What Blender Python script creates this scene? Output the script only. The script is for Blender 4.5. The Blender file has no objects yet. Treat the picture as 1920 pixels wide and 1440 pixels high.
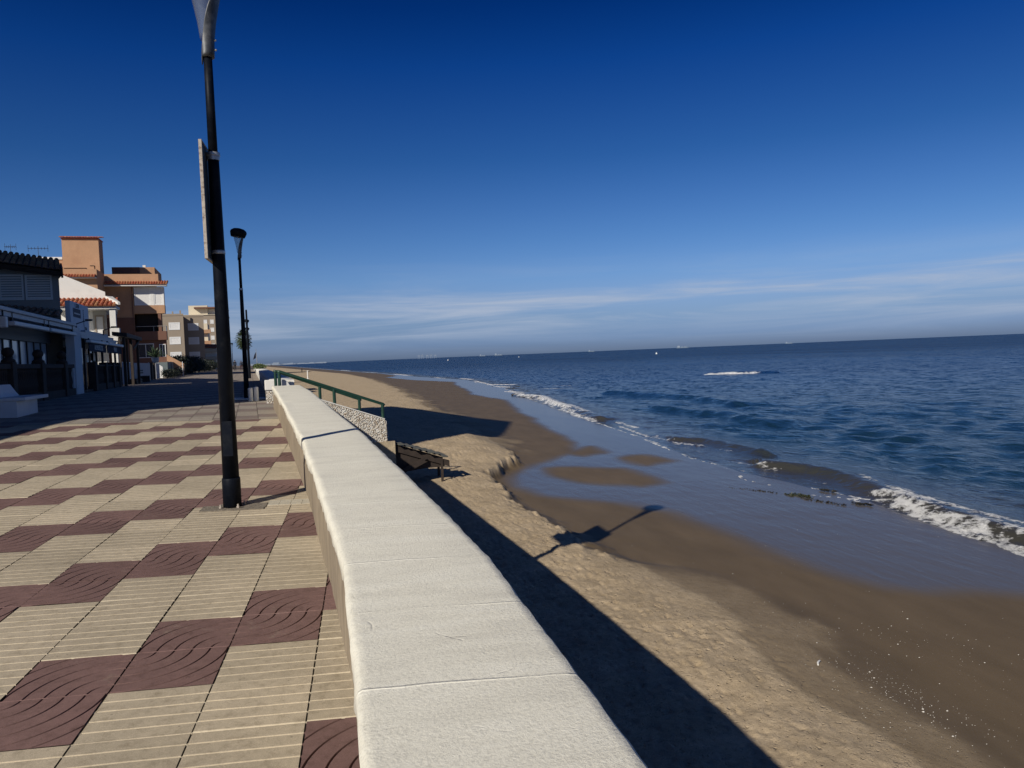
import bpy, math, random
import numpy as np
from mathutils import Vector, Matrix

random.seed(7)
RNG = np.random.default_rng(11)
SC = bpy.context.scene
COL = SC.collection

# ------------------------------------------------------------------ camera
CAM_F, CAM_YAW, CAM_PITCH, CAM_ROLL, EYE = 1442.0, 0.1886, -0.0382, 0.0410, 1.767
def cam_axes():
    cy, sy, cp, sp = math.cos(CAM_YAW), math.sin(CAM_YAW), math.cos(CAM_PITCH), math.sin(CAM_PITCH)
    f = Vector((sy*cp, cy*cp, sp)); r = Vector((cy, -sy, 0)); u = r.cross(f)
    cr, sr = math.cos(CAM_ROLL), math.sin(CAM_ROLL)
    return r*cr - u*sr, r*sr + u*cr, f
_r, _u, _f = cam_axes()
cd = bpy.data.cameras.new('camera'); cam = bpy.data.objects.new('camera', cd); COL.objects.link(cam)
cd.sensor_width = 36.0; cd.lens = 36.0*CAM_F/1920.0; cd.clip_start = 0.05; cd.clip_end = 90000.0
M = Matrix.Identity(4)
for i in range(3):
    M[i][0], M[i][1], M[i][2] = _r[i], _u[i], -_f[i]
M[0][3], M[1][3], M[2][3] = 0, 0, EYE
cam.matrix_world = M
SC.camera = cam

# ------------------------------------------------------------------ light and sky
SUN_ELEV = math.radians(31.3)
SUN_DIR = Vector((0.643*math.cos(SUN_ELEV), 0.766*math.cos(SUN_ELEV), -math.sin(SUN_ELEV)))   # way the light travels
ld = bpy.data.lights.new('sun', 'SUN'); sun = bpy.data.objects.new('sun', ld); COL.objects.link(sun)
ld.energy = 4.4; ld.angle = math.radians(0.53); ld.color = (1.0, 0.93, 0.82)
sun.rotation_euler = SUN_DIR.to_track_quat('-Z', 'Y').to_euler()
sun.location = (-30, -40, 50)

def N(nt, t, **kw):
    n = nt.nodes.new(t)
    for k, v in kw.items():
        if hasattr(n, k): setattr(n, k, v)
    return n
def L(nt, a, b): nt.links.new(a, b)
def ramp(nt, stops, interp='LINEAR'):
    n = nt.nodes.new('ShaderNodeValToRGB'); n.color_ramp.interpolation = interp
    e = n.color_ramp.elements
    while len(e) < len(stops): e.new(0.5)
    for el, (p, c) in zip(e, stops):
        el.position = p; el.color = (*c, 1) if len(c) == 3 else c
    return n
def math_n(nt, op, a, b=None, clamp=False):
    n = nt.nodes.new('ShaderNodeMath'); n.operation = op; n.use_clamp = clamp
    for i, v in enumerate((a, b)):
        if v is None: continue
        if isinstance(v, (int, float)): n.inputs[i].default_value = v
        else: nt.links.new(v, n.inputs[i])
    return n.outputs[0]
def mixc(nt, fac, a, b, mode='MIX'):
    n = nt.nodes.new('ShaderNodeMix'); n.data_type = 'RGBA'; n.blend_type = mode
    for s, v in ((n.inputs[0], fac), (n.inputs[6], a), (n.inputs[7], b)):
        if isinstance(v, (int, float)): s.default_value = v
        elif isinstance(v, tuple): s.default_value = (*v, 1) if len(v) == 3 else v
        else: nt.links.new(v, s)
    return n.outputs[2]

world = bpy.data.worlds.new('World'); SC.world = world; world.use_nodes = True
nt = world.node_tree; nt.nodes.clear()
out = N(nt, 'ShaderNodeOutputWorld'); bg = N(nt, 'ShaderNodeBackground'); L(nt, bg.outputs[0], out.inputs[0])
sky = N(nt, 'ShaderNodeTexSky'); sky.sky_type = 'NISHITA'; sky.sun_disc = False
sky.sun_elevation = SUN_ELEV; sky.sun_rotation = math.radians(180+40.0)
sky.air_density = 1.0; sky.dust_density = 0.6; sky.ozone_density = 3.0; sky.altitude = 0
tc = N(nt, 'ShaderNodeTexCoord'); sep = N(nt, 'ShaderNodeSeparateXYZ'); L(nt, tc.outputs['Generated'], sep.inputs[0])
elev = math_n(nt, 'MAXIMUM', sep.outputs[2], 0.0)
SKY_TINT = [(0.0, (0.255, 0.355, 0.700)), (0.017, (0.278, 0.412, 0.860)), (0.045, (0.345, 0.450, 0.780)), (0.072, (0.395, 0.490, 0.790)), (0.099, (0.350, 0.490, 0.790)),
            (0.146, (0.255, 0.425, 0.720)), (0.243, (0.108, 0.292, 0.590)), (0.348, (0.026, 0.190, 0.535)), (0.409, (0.004, 0.122, 0.412)), (0.6, (0.04, 0.12, 0.32)), (1.0, (0.15, 0.16, 0.25))]
tr = ramp(nt, SKY_TINT); L(nt, elev, tr.inputs[0])
skc = mixc(nt, 1.0, sky.outputs[0], tr.outputs[0], 'MULTIPLY')
# thin streaks of high cloud in a band above the horizon
mp = N(nt, 'ShaderNodeMapping'); mp.inputs['Scale'].default_value = (1.6, 1.6, 23.0); mp.inputs['Location'].default_value = (-1.7, 2.2, 0.9); L(nt, tc.outputs['Generated'], mp.inputs[0])
cn = N(nt, 'ShaderNodeTexNoise'); cn.inputs['Scale'].default_value = 2.2; cn.inputs['Detail'].default_value = 9; cn.inputs['Roughness'].default_value = 0.6
cn.inputs['Distortion'].default_value = 0.6
L(nt, mp.outputs[0], cn.inputs['Vector'])
cr_ = ramp(nt, [(0.40, (0, 0, 0)), (0.52, (.35, .35, .35)), (0.68, (1, 1, 1))]); L(nt, cn.outputs[0], cr_.inputs[0])
band = ramp(nt, [(0.0, (0.0, 0.0, 0.0)), (0.02, (0.3, 0.3, 0.3)), (0.042, (0.95, 0.95, 0.95)), (0.072, (1, 1, 1)), (0.092, (0.16, 0.16, 0.16)), (0.13, (0, 0, 0))])
L(nt, elev, band.inputs[0])
cf = math_n(nt, 'MULTIPLY', cr_.outputs[0], band.outputs[0])
cf = math_n(nt, 'MULTIPLY', cf, 0.92)
CLOUD = (4.0, 4.7, 6.0)
skc = mixc(nt, cf, skc, CLOUD)
L(nt, skc, bg.inputs[0]); bg.inputs[1].default_value = 0.10

vs = SC.view_settings
vs.view_transform = 'Standard'; vs.look = 'None'; vs.exposure = 0.0; vs.gamma = 1.0
SC.display_settings.display_device = 'sRGB'

# ------------------------------------------------------------------ helpers
def new_mat(name):
    m = bpy.data.materials.new(name); m.use_nodes = True
    return m, m.node_tree, m.node_tree.nodes['Principled BSDF']
def mat(name, c, rough=0.7, var=0.0, vscale=3.0, bump=0.0, bscale=40.0, metal=0.0, stain=None, sscale=1.5, spec=None, stretch=None):
    """flat colour + noise variation (+ a stain colour) + noise bump, in object space"""
    m, nt, b = new_mat(name)
    b.inputs['Roughness'].default_value = rough; b.inputs['Metallic'].default_value = metal
    if spec is not None: b.inputs['Specular IOR Level'].default_value = spec
    tcn = N(nt, 'ShaderNodeTexCoord'); vec = tcn.outputs['Object']
    if stretch:
        mpn = N(nt, 'ShaderNodeMapping'); mpn.inputs['Scale'].default_value = stretch; L(nt, vec, mpn.inputs[0]); vec = mpn.outputs[0]
    col = c
    if var > 0:
        n = N(nt, 'ShaderNodeTexNoise'); n.inputs['Scale'].default_value = vscale; n.inputs['Detail'].default_value = 6; n.inputs['Roughness'].default_value = 0.65
        L(nt, vec, n.inputs['Vector'])
        lo = tuple(x*(1-var) for x in c); hi = tuple(min(1, x*(1+var)) for x in c)
        r = ramp(nt, [(0.3, lo), (0.7, hi)]); L(nt, n.outputs[0], r.inputs[0]); col = r.outputs[0]
    if stain:
        n = N(nt, 'ShaderNodeTexNoise'); n.inputs['Scale'].default_value = sscale; n.inputs['Detail'].default_value = 8; n.inputs['Roughness'].default_value = 0.7
        L(nt, vec, n.inputs['Vector'])
        r = ramp(nt, [(0.5, (0, 0, 0)), (0.68, (1, 1, 1))]); L(nt, n.outputs[0], r.inputs[0])
        col = mixc(nt, r.outputs[0], col, stain)
    if isinstance(col, tuple): b.inputs['Base Color'].default_value = (*col, 1)
    else: L(nt, col, b.inputs['Base Color'])
    if bump > 0:
        n = N(nt, 'ShaderNodeTexNoise'); n.inputs['Scale'].default_value = bscale; n.inputs['Detail'].default_value = 5
        L(nt, vec, n.inputs['Vector'])
        bp = N(nt, 'ShaderNodeBump'); bp.inputs['Strength'].default_value = 1.0; bp.inputs['Distance'].default_value = bump
        L(nt, n.outputs[0], bp.inputs['Height']); L(nt, bp.outputs[0], b.inputs['Normal'])
    return m

class MB:
    """collects faces and links them as ONE mesh object"""
    def __init__(s): s.v = []; s.f = []; s.mi = []; s.cur = 0
    def add(s, vs_, fs):
        o = len(s.v); s.v += [tuple(p) for p in vs_]
        for f in fs: s.f.append(tuple(i+o for i in f)); s.mi.append(s.cur)
    def quad(s, a, b, c, d): s.add([a, b, c, d], [(0, 1, 2, 3)])
    def box(s, x0, x1, y0, y1, z0, z1):
        s.add([(x0,y0,z0),(x1,y0,z0),(x1,y1,z0),(x0,y1,z0),(x0,y0,z1),(x1,y0,z1),(x1,y1,z1),(x0,y1,z1)],
              [(0,3,2,1),(4,5,6,7),(0,1,5,4),(1,2,6,5),(2,3,7,6),(3,0,4,7)])
    def hexa(s, p): s.add(p, [(0,3,2,1),(4,5,6,7),(0,1,5,4),(1,2,6,5),(2,3,7,6),(3,0,4,7)])
    def prism_y(s, poly, y0, y1):
        """poly of (x, z), counter-clockwise seen from -y, extruded from y0 to y1"""
        n = len(poly)
        s.add([(x, y0, z) for x, z in poly] + [(x, y1, z) for x, z in poly],
              [tuple(range(n)), tuple(range(2*n-1, n-1, -1))] + [((i+1) % n, i, n+i, n+(i+1) % n) for i in range(n)])
    def prism_z(s, poly, z0, z1):
        n = len(poly)
        s.add([(x, y, z0) for x, y in poly] + [(x, y, z1) for x, y in poly],
              [tuple(range(n-1, -1, -1)), tuple(range(n, 2*n))] + [(i, (i+1) % n, n+(i+1) % n, n+i) for i in range(n)])
    def tube(s, p0, p1, r0, r1=None, n=10, caps=True):
        s.path([p0, p1], [r0, r0 if r1 is None else r1], n, caps)
    def path(s, pts, rs, n=10, caps=True):
        pts = [Vector(p) for p in pts]
        if isinstance(rs, (int, float)): rs = [rs]*len(pts)
        ring = []
        a = None
        for i, p in enumerate(pts):
            t = (pts[min(i+1, len(pts)-1)] - pts[max(i-1, 0)]).normalized()
            if a is None:
                a = t.orthogonal().normalized()
            else:
                a = (a - t*a.dot(t)).normalized()
            b = t.cross(a)
            ring += [p + (a*math.cos(2*math.pi*k/n) + b*math.sin(2*math.pi*k/n))*rs[i] for k in range(n)]
        fs = []
        for i in range(len(pts)-1):
            for k in range(n):
                fs.append((i*n+k, i*n+(k+1) % n, (i+1)*n+(k+1) % n, (i+1)*n+k))
        if caps:
            fs.append(tuple(range(n-1, -1, -1))); fs.append(tuple(range((len(pts)-1)*n, len(pts)*n)))
        s.add(ring, fs)
    def lathe(s, prof, c=(0, 0, 0), n=20):
        vs_ = []
        for r, z in prof:
            vs_ += [(c[0]+r*math.cos(2*math.pi*k/n), c[1]+r*math.sin(2*math.pi*k/n), c[2]+z) for k in range(n)]
        fs = []
        for i in range(len(prof)-1):
            for k in range(n):
                fs.append((i*n+k, i*n+(k+1) % n, (i+1)*n+(k+1) % n, (i+1)*n+k))
        fs.append(tuple(range(n-1, -1, -1))); fs.append(tuple(range((len(prof)-1)*n, len(prof)*n)))
        s.add(vs_, fs)
    def build(s, name, m, parent=None, smooth=False, bevel=0.0, label=None):
        me = bpy.data.meshes.new(name); me.from_pydata(s.v, [], s.f)
        for x in (m if isinstance(m, (list, tuple)) else [m]): me.materials.append(x)
        me.polygons.foreach_set('material_index', s.mi)
        if smooth: me.polygons.foreach_set('use_smooth', [True]*len(me.polygons))
        me.update()
        o = bpy.data.objects.new(name, me); COL.objects.link(o)
        if parent: o.parent = parent
        if bevel:
            b = o.modifiers.new('bevel', 'BEVEL'); b.width = bevel; b.segments = 2; b.limit_method = 'ANGLE'; b.angle_limit = math.radians(40)
        if smooth:
            pass
        if label: o['label'] = label
        return o
def bx(name, m, parent, *boxes, bevel=0.0, label=None):
    b = MB()
    for q in boxes: b.box(*q)
    return b.build(name, m, parent, bevel=bevel, label=label)

def thing(name, label, cat, loc=(0, 0, 0), rz=0.0, group=None):
    o = bpy.data.objects.new(name, None); COL.objects.link(o); o.empty_display_size = 0.3
    o.location = loc; o.rotation_euler = (0, 0, rz)
    o['label'] = label; o['category'] = cat
    if group: o['group'] = group
    return o
def tag(o, label=None, cat=None, group=None, kind=None):
    for k, v in (('label', label), ('category', cat), ('group', group), ('kind', kind)):
        if v: o[k] = v
    return o
def dup(root, loc, rz=None, label=None, scale=None):
    r = root.copy(); COL.objects.link(r); r.location = loc
    if rz is not None: r.rotation_euler = (0, 0, rz)
    if scale: r.scale = (scale,)*3
    if label: r['label'] = label
    for ch in list(root.children):
        c = ch.copy(); COL.objects.link(c); c.parent = r
        for g2 in list(ch.children):
            d = g2.copy(); COL.objects.link(d); d.parent = c
    return r

def np_mesh(name, V, Q, mats, parent=None, smooth=True, attrs=None, mi=None):
    """V (n,3), Q (m,4) -> mesh object, fast"""
    me = bpy.data.meshes.new(name)
    V = np.ascontiguousarray(V, np.float32); Q = np.ascontiguousarray(Q, np.int32)
    me.vertices.add(len(V)); me.vertices.foreach_set('co', V.ravel())
    me.loops.add(Q.size); me.loops.foreach_set('vertex_index', Q.ravel())
    k = Q.shape[1]
    me.polygons.add(len(Q)); me.polygons.foreach_set('loop_start', np.arange(0, Q.size, k, dtype=np.int32))
    me.polygons.foreach_set('loop_total', np.full(len(Q), k, np.int32))
    for m in (mats if isinstance(mats, (list, tuple)) else [mats]): me.materials.append(m)
    if mi is not None: me.polygons.foreach_set('material_index', np.ascontiguousarray(mi, np.int32))
    me.polygons.foreach_set('use_smooth', np.full(len(Q), smooth, dtype=bool))
    for an, av in (attrs or {}).items():
        a = me.attributes.new(an, 'FLOAT', 'POINT'); a.data.foreach_set('value', np.ascontiguousarray(av, np.float32))
    me.update(calc_edges=True); me.validate()
    o = bpy.data.objects.new(name, me); COL.objects.link(o)
    if parent: o.parent = parent
    return o
def grid_quads(m, n):
    i = np.arange(m*n).reshape(m, n)
    return np.stack([i[:-1, :-1], i[:-1, 1:], i[1:, 1:], i[1:, :-1]], -1).reshape(-1, 4)

# value noise in numpy
def _h(ix, iy, seed):
    n = (ix.astype(np.int64)*374761393 + iy.astype(np.int64)*668265263 + seed*974711) & 0xffffffff
    n = ((n ^ (n >> 13))*1274126177) & 0xffffffff
    return ((n ^ (n >> 16)) & 0xffffff)/float(0xffffff)
def vnoise(x, y, seed=0):
    ix = np.floor(x); iy = np.floor(y); fx = x-ix; fy = y-iy
    fx = fx*fx*(3-2*fx); fy = fy*fy*(3-2*fy)
    a, b, c, d = _h(ix, iy, seed), _h(ix+1, iy, seed), _h(ix, iy+1, seed), _h(ix+1, iy+1, seed)
    return (a*(1-fx)+b*fx)*(1-fy) + (c*(1-fx)+d*fx)*fy - 0.5
def fbm(x, y, oct=4, seed=0, gain=0.5):
    s = 0; a = 1.0
    for k in range(oct):
        s = s + a*vnoise(x*2**k, y*2**k, seed+k*17); a *= gain
    return s
def dimples(x, y, cell, r, p, seed):
    """random round pits, depth 0..1"""
    ix = np.floor(x/cell); iy = np.floor(y/cell); dmin = np.full(x.shape, 9.0)
    for i in (-1, 0, 1):
        for j in (-1, 0, 1):
            cx = (ix+i+_h(ix+i, iy+j, seed))*cell; cy = (iy+j+_h(ix+i, iy+j, seed+1))*cell
            on = _h(ix+i, iy+j, seed+2) < p
            an = _h(ix+i, iy+j, seed+3)*3.14; el = 0.55+0.45*_h(ix+i, iy+j, seed+4)
            ux = (x-cx)*np.cos(an)+(y-cy)*np.sin(an); uy = -(x-cx)*np.sin(an)+(y-cy)*np.cos(an)
            d = np.where(on, np.hypot(ux, uy/el)/r, 9.0); dmin = np.minimum(dmin, d)
    return dmin
def sstep(a, b, x):
    t = np.clip((x-a)/(b-a), 0, 1); return t*t*(3-2*t)

# ------------------------------------------------------------------ the lie of the land
def gY(Y): return np.interp(Y, [-50, 0, 18, 27, 130, 400, 4000], [-1.3, 0, .473, .56, .8, 1.0, 1.2])
def xC(Y): return np.where(np.asarray(Y) < 18, 0, -.13*(np.asarray(Y)-18))
def xW(Y): return np.interp(Y, [-40, 0, 2, 4, 6, 9.3, 4009.3], [0.0, 0, -.04, -.13, -.35, -.74, -.74-.1386*4000])
def gZ(X, Y): return gY(Y) - .0288*np.clip(X-xC(Y), -14, 3)
PHI = math.atan(.1386)
def loc(s, w, dz=0.0):
    X = float(xW(s))+w
    return (X, s, float(gZ(X, s))+dz)

# ------------------------------------------------------------------ promenade paving
def paving_mat(name, c, var, light=None):
    m, nt, b = new_mat(name); b.inputs['Roughness'].default_value = 0.85
    b.inputs['Specular IOR Level'].default_value = 0.25
    tcn = N(nt, 'ShaderNodeTexCoord')
    n1 = N(nt, 'ShaderNodeTexNoise'); n1.inputs['Scale'].default_value = 0.7; n1.inputs['Detail'].default_value = 8; n1.inputs['Roughness'].default_value = 0.7
    n2 = N(nt, 'ShaderNodeTexNoise'); n2.inputs['Scale'].default_value = 260; n2.inputs['Detail'].default_value = 3
    n3 = N(nt, 'ShaderNodeTexNoise'); n3.inputs['Scale'].default_value = 16; n3.inputs['Detail'].default_value = 6; n3.inputs['Roughness'].default_value = 0.75
    for n in (n1, n2, n3): L(nt, tcn.outputs['Object'], n.inputs['Vector'])
    at = N(nt, 'ShaderNodeAttribute'); at.attribute_name = 'tone'
    r1 = ramp(nt, [(0.3, tuple(x*(1-var) for x in c)), (0.7, tuple(x*(1+var) for x in c))]); L(nt, n1.outputs[0], r1.inputs[0])
    r2 = ramp(nt, [(0.3, (0.72,)*3), (0.7, (1.18,)*3)]); L(nt, n2.outputs[0], r2.inputs[0])
    col = mixc(nt, 1.0, r1.outputs[0], r2.outputs[0], 'MULTIPLY')
    r3 = ramp(nt, [(0.30, (0.70, 0.68, 0.65)), (0.48, (0.98, 0.975, 0.965)), (0.70, (1.10, 1.095, 1.085))]); L(nt, n3.outputs[0], r3.inputs[0])
    col = mixc(nt, 1.0, col, r3.outputs[0], 'MULTIPLY')
    tn = N(nt, 'ShaderNodeCombineColor')
    for i in range(3): L(nt, at.outputs['Fac'], tn.inputs[i])
    col = mixc(nt, 1.0, col, tn.outputs[0], 'MULTIPLY')
    # dark specks (gum, grit) and pale dust
    n4 = N(nt, 'ShaderNodeTexVoronoi'); n4.inputs['Scale'].default_value = 9.0; L(nt, tcn.outputs['Object'], n4.inputs['Vector'])
    r4 = ramp(nt, [(0.045, (1, 1, 1)), (0.06, (0, 0, 0))]); L(nt, n4.outputs['Distance'], r4.inputs[0])
    f4 = math_n(nt, 'MULTIPLY', r4.outputs[0], 0.5)
    col = mixc(nt, f4, col, (0.10, 0.085, 0.07))
    n6 = N(nt, 'ShaderNodeTexNoise'); n6.inputs['Scale'].default_value = 2.6; n6.inputs['Detail'].default_value = 9; n6.inputs['Roughness'].default_value = 0.8; L(nt, tcn.outputs['Object'], n6.inputs['Vector'])
    r6 = ramp(nt, [(0.58, (0, 0, 0)), (0.72, (1, 1, 1))]); L(nt, n6.outputs[0], r6.inputs[0])
    col = mixc(nt, math_n(nt, 'MULTIPLY', r6.outputs[0], 0.38), col, (0.40, 0.34, 0.255))
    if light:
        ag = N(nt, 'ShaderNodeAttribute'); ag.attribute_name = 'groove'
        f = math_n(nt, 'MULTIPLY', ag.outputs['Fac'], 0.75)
        col = mixc(nt, f, col, light)  # groove tint: cream paler as if sunlit, maroon darker as if shaded
    L(nt, col, b.inputs['Base Color'])
    bp = N(nt, 'ShaderNodeBump'); bp.inputs['Distance'].default_value = 0.0025; bp.inputs['Strength'].default_value = 0.8
    L(nt, n2.outputs[0], bp.inputs['Height']); L(nt, bp.outputs[0], b.inputs['Normal'])
    return m
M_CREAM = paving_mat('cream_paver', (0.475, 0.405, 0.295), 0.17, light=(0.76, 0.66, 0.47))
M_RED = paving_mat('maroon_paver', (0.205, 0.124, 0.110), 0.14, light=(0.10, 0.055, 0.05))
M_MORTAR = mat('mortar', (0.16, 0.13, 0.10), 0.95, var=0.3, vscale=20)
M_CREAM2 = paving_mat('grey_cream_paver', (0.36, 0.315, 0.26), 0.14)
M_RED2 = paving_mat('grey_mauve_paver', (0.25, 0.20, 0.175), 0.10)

T = 0.5; OX, OY = -0.3434, 4.1393; GW, GD = 0.012, 0.009
def tmpl_red():
    rr = []
    for k in range(1, 7):
        r = .2*k; w = GW/T/2
        rr += [(r-w, 0), (r-w*.45, -GD), (r+w*.45, -GD), (r+w, 0)]
    rr += [(0.0, 0), (1.31, 0), (1.36, 0), (math.sqrt(2)-1e-4, 0), (0.1, 0)]
    rr = sorted(rr); ns = 16; V = []; G = []
    for r, z in rr:
        a0 = 0 if r <= 1 else math.acos(1/r); a1 = math.pi/2 - a0
        for j in range(ns+1):
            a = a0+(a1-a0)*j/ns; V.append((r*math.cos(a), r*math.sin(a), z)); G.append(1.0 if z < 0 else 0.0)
    return np.array(V), grid_quads(len(rr), ns+1)[:, [0, 3, 2, 1]], np.array(G)
def tmpl_cream():
    ys = [(0.0, -GD*.7)]
    w = GW/T/2
    ys += [(w, 0)]
    for k in range(1, 5):
        y = .2*k; ys += [(y-w, 0), (y-w*.45, -GD), (y+w*.45, -GD), (y+w, 0)]
    ys += [(1-w, 0), (1.0, -GD*.7)]
    V = []; G = []; nx = 7
    for y, z in ys:
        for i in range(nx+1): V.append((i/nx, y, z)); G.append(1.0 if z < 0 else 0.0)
    return np.array(V), grid_quads(len(ys), nx+1), np.array(G)
def paving():
    tr_, tc_ = tmpl_red(), tmpl_cream()
    VV = {0: [], 1: []}; QQ = {0: [], 1: []}; TT = {0: [], 1: []}; GG = {0: [], 1: []}; off = {0: 0, 1: 0}
    for t in range(-15, 28):
        for k in range(-30, 3):
            X0 = OX+T*k; Y0 = OY+T*t
            if X0 > xW(Y0)+0.35: continue
            c = (t-k) % 5; red = c in (2, 3)
            V, Q, G = (tr_ if red else tc_); P = V.copy()
            if red:
                if c == 3: P[:, 0] = 1-V[:, 0]           # arcs round the right end of the seam
                else: P[:, 1] = 1-V[:, 1]                # arcs round the left end of the seam
                Q = Q[:, ::-1]
            else:
                P[:, 1] += 0.012*vnoise(P[:, 0]*2.3+k*7.1, P[:, 1]*5+t*3.3, 5)*(np.abs(P[:, 1]-.5) < .45)
            P[:, 0] = 0.008+P[:, 0]*0.984
            if red: P[:, 1] = 0.004+P[:, 1]*0.992
            x = X0+T*P[:, 0]; y = Y0+T*P[:, 1]
            tilt = (RNG.normal()*.002, RNG.normal()*.002, RNG.normal()*.0012)
            z = gZ(x, y)+P[:, 2]+tilt[0]*(P[:, 0]-.5)+tilt[1]*(P[:, 1]-.5)+tilt[2]
            m = int(red)
            VV[m].append(np.stack([x, y, z], 1)); QQ[m].append(Q+off[m]); off[m] += len(P)
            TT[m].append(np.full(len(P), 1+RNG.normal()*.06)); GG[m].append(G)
            # mortar that has set across the side joint at every groove, and along the seam of the red pairs
            for kk in range(5):
                ya, yb = Y0+T*(.2*kk-.022), Y0+T*(.2*kk+.022); xa, xb = X0-T*.0085, X0+T*.0085; zz = -.0045+RNG.normal()*.0012
                p = np.array([(xa, ya), (xb, ya), (xb, yb), (xa, yb)]); pz = gZ(p[:, 0], p[:, 1])+zz
                VV[m].append(np.column_stack([p, pz])); QQ[m].append(np.array([[0, 1, 2, 3]])+off[m]); off[m] += 4
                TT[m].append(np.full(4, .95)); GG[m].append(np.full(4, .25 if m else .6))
            if c == 2 and red:
                ya, yb = Y0+T-.0055, Y0+T+.0055; xs_ = np.linspace(X0+.006, X0+T-.006, 9)
                P2 = np.array([(x, y+.0022*math.sin(x*31+k)) for x in xs_ for y in (ya, yb)]); pz = gZ(P2[:, 0], P2[:, 1])+.0012
                q2 = np.array([[2*i, 2*i+2, 2*i+3, 2*i+1] for i in range(8)])
                VV[1].append(np.column_stack([P2, pz])); QQ[1].append(q2+off[1]); off[1] += len(P2)
                TT[1].append(np.full(len(P2), 1.75)); GG[1].append(np.zeros(len(P2)))
    V0, V1 = np.concatenate(VV[0]), np.concatenate(VV[1])
    V = np.concatenate([V0, V1]); Q = np.concatenate([np.concatenate(QQ[0]), np.concatenate(QQ[1])+len(V0)])
    mi = np.concatenate([np.zeros(sum(map(len, QQ[0]))), np.ones(sum(map(len, QQ[1])))])
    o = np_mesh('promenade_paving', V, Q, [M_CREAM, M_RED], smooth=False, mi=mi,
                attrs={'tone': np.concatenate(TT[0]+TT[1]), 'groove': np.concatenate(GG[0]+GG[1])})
    tag(o, kind='structure')
    # the further paving, laid along the bend of the promenade
    V = []; Q = []; mi = []; tone = []
    s0 = OY+T*28+0.16; rows = 290; n = 0
    for t in range(rows):
        for k in range(-22, 0):
            y0, y1 = s0+T*t+.006, s0+T*(t+1)-.006
            for (yy, kk) in ((y0, k), (y0, k+1), (y1, k+1), (y1, k)):
                w = T*kk+(.006 if kk == k else -.006)+.06
                x = float(xW(yy))+w; V.append((x, yy, float(gZ(x, yy))))
            Q.append((n, n+1, n+2, n+3)); n += 4; mi.append(1 if (t-k) % 5 in (2, 3) else 0)
            tone += [1+RNG.normal()*.05]*4
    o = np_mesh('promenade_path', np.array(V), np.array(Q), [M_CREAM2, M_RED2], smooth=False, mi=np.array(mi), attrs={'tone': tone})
    tag(o, kind='structure')
    # concrete strip between the two layouts, and the patch at the lamp
    b = MB()
    for i in range(24):
        w0, w1 = -11+.46*i, -11+.46*(i+1)
        pts = [(float(xW(y))+w, y) for (w, y) in ((w0, OY+T*28+.005), (w1, OY+T*28+.005), (w1, s0-.004), (w0, s0-.004))]
        b.quad(*[(x, y, float(gZ(x, y))+.002) for x, y in pts])
    tag(b.build('concrete_strip', mat('old_concrete', (0.30, 0.265, 0.21), 0.95, var=0.25, vscale=8, bump=.004, bscale=60)), kind='structure')
paving()
def sheet(name, f, ys, ws, m, **kw):
    Y, W = np.meshgrid(ys, ws, indexing='ij'); X = xW(Y)+W
    V = np.stack([X, Y, f(X, Y)], -1).reshape(-1, 3)
    return tag(np_mesh(name, V, grid_quads(len(ys), len(ws)), m, **kw), kind='structure')
M_LAND = mat('bare_ground', (0.20, 0.165, 0.12), 0.95, var=0.25, vscale=0.8)
sheet('ground', lambda X, Y: gZ(X, Y)-.022, np.concatenate([np.linspace(-40, 60, 101), np.geomspace(62, 4000, 60)]),
      np.array([-3000, -800, -300, -120, -60, -30, -16, -14, -12, -10, -8, -6, -4, -2, 0, .25]), M_MORTAR)
# patch of small pale slabs and broken concrete round the lamp foot
LX, LY = -1.45, 8.58
def gquad(b, x0, x1, y0, y1, dz):
    b.add([(x0, y0, float(gZ(x0, y0))+dz), (x1, y0, float(gZ(x1, y0))+dz), (x1, y1, float(gZ(x1, y1))+dz), (x0, y1, float(gZ(x0, y1))+dz),
           (x0, y0, float(gZ(x0, y0))-.02), (x1, y0, float(gZ(x1, y0))-.02), (x1, y1, float(gZ(x1, y1))-.02), (x0, y1, float(gZ(x0, y1))-.02)],
          [(0, 1, 2, 3), (0, 4, 5, 1), (1, 5, 6, 2), (2, 6, 7, 3), (3, 7, 4, 0)])
b = MB()
for i in range(4):
    for j in range(2):
        gquad(b, LX+.36+.118*i, LX+.36+.118*i+.114, LY-.02+.122*j, LY-.02+.122*j+.118, .006)
tag(b.build('repair_slabs', mat('pale_slab', (0.47, 0.43, 0.34), 0.9, var=0.15, vscale=15, bump=.003, bscale=90)), kind='structure')
b = MB()
for (x0, x1, y0, y1, h) in ((-.30, .34, -.20, -.12, .010), (-.30, -.13, -.12, .05, .007), (.13, .35, -.12, .12, .008), (-.13, .13, -.12, .16, .005)):
    gquad(b, LX+x0, LX+x1, LY+y0, LY+y1, h)
tag(b.build('repair_concrete', mat('rough_concrete', (0.20, 0.17, 0.13), 0.95, var=0.4, vscale=25, bump=.012, bscale=45)), kind='structure')

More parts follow.
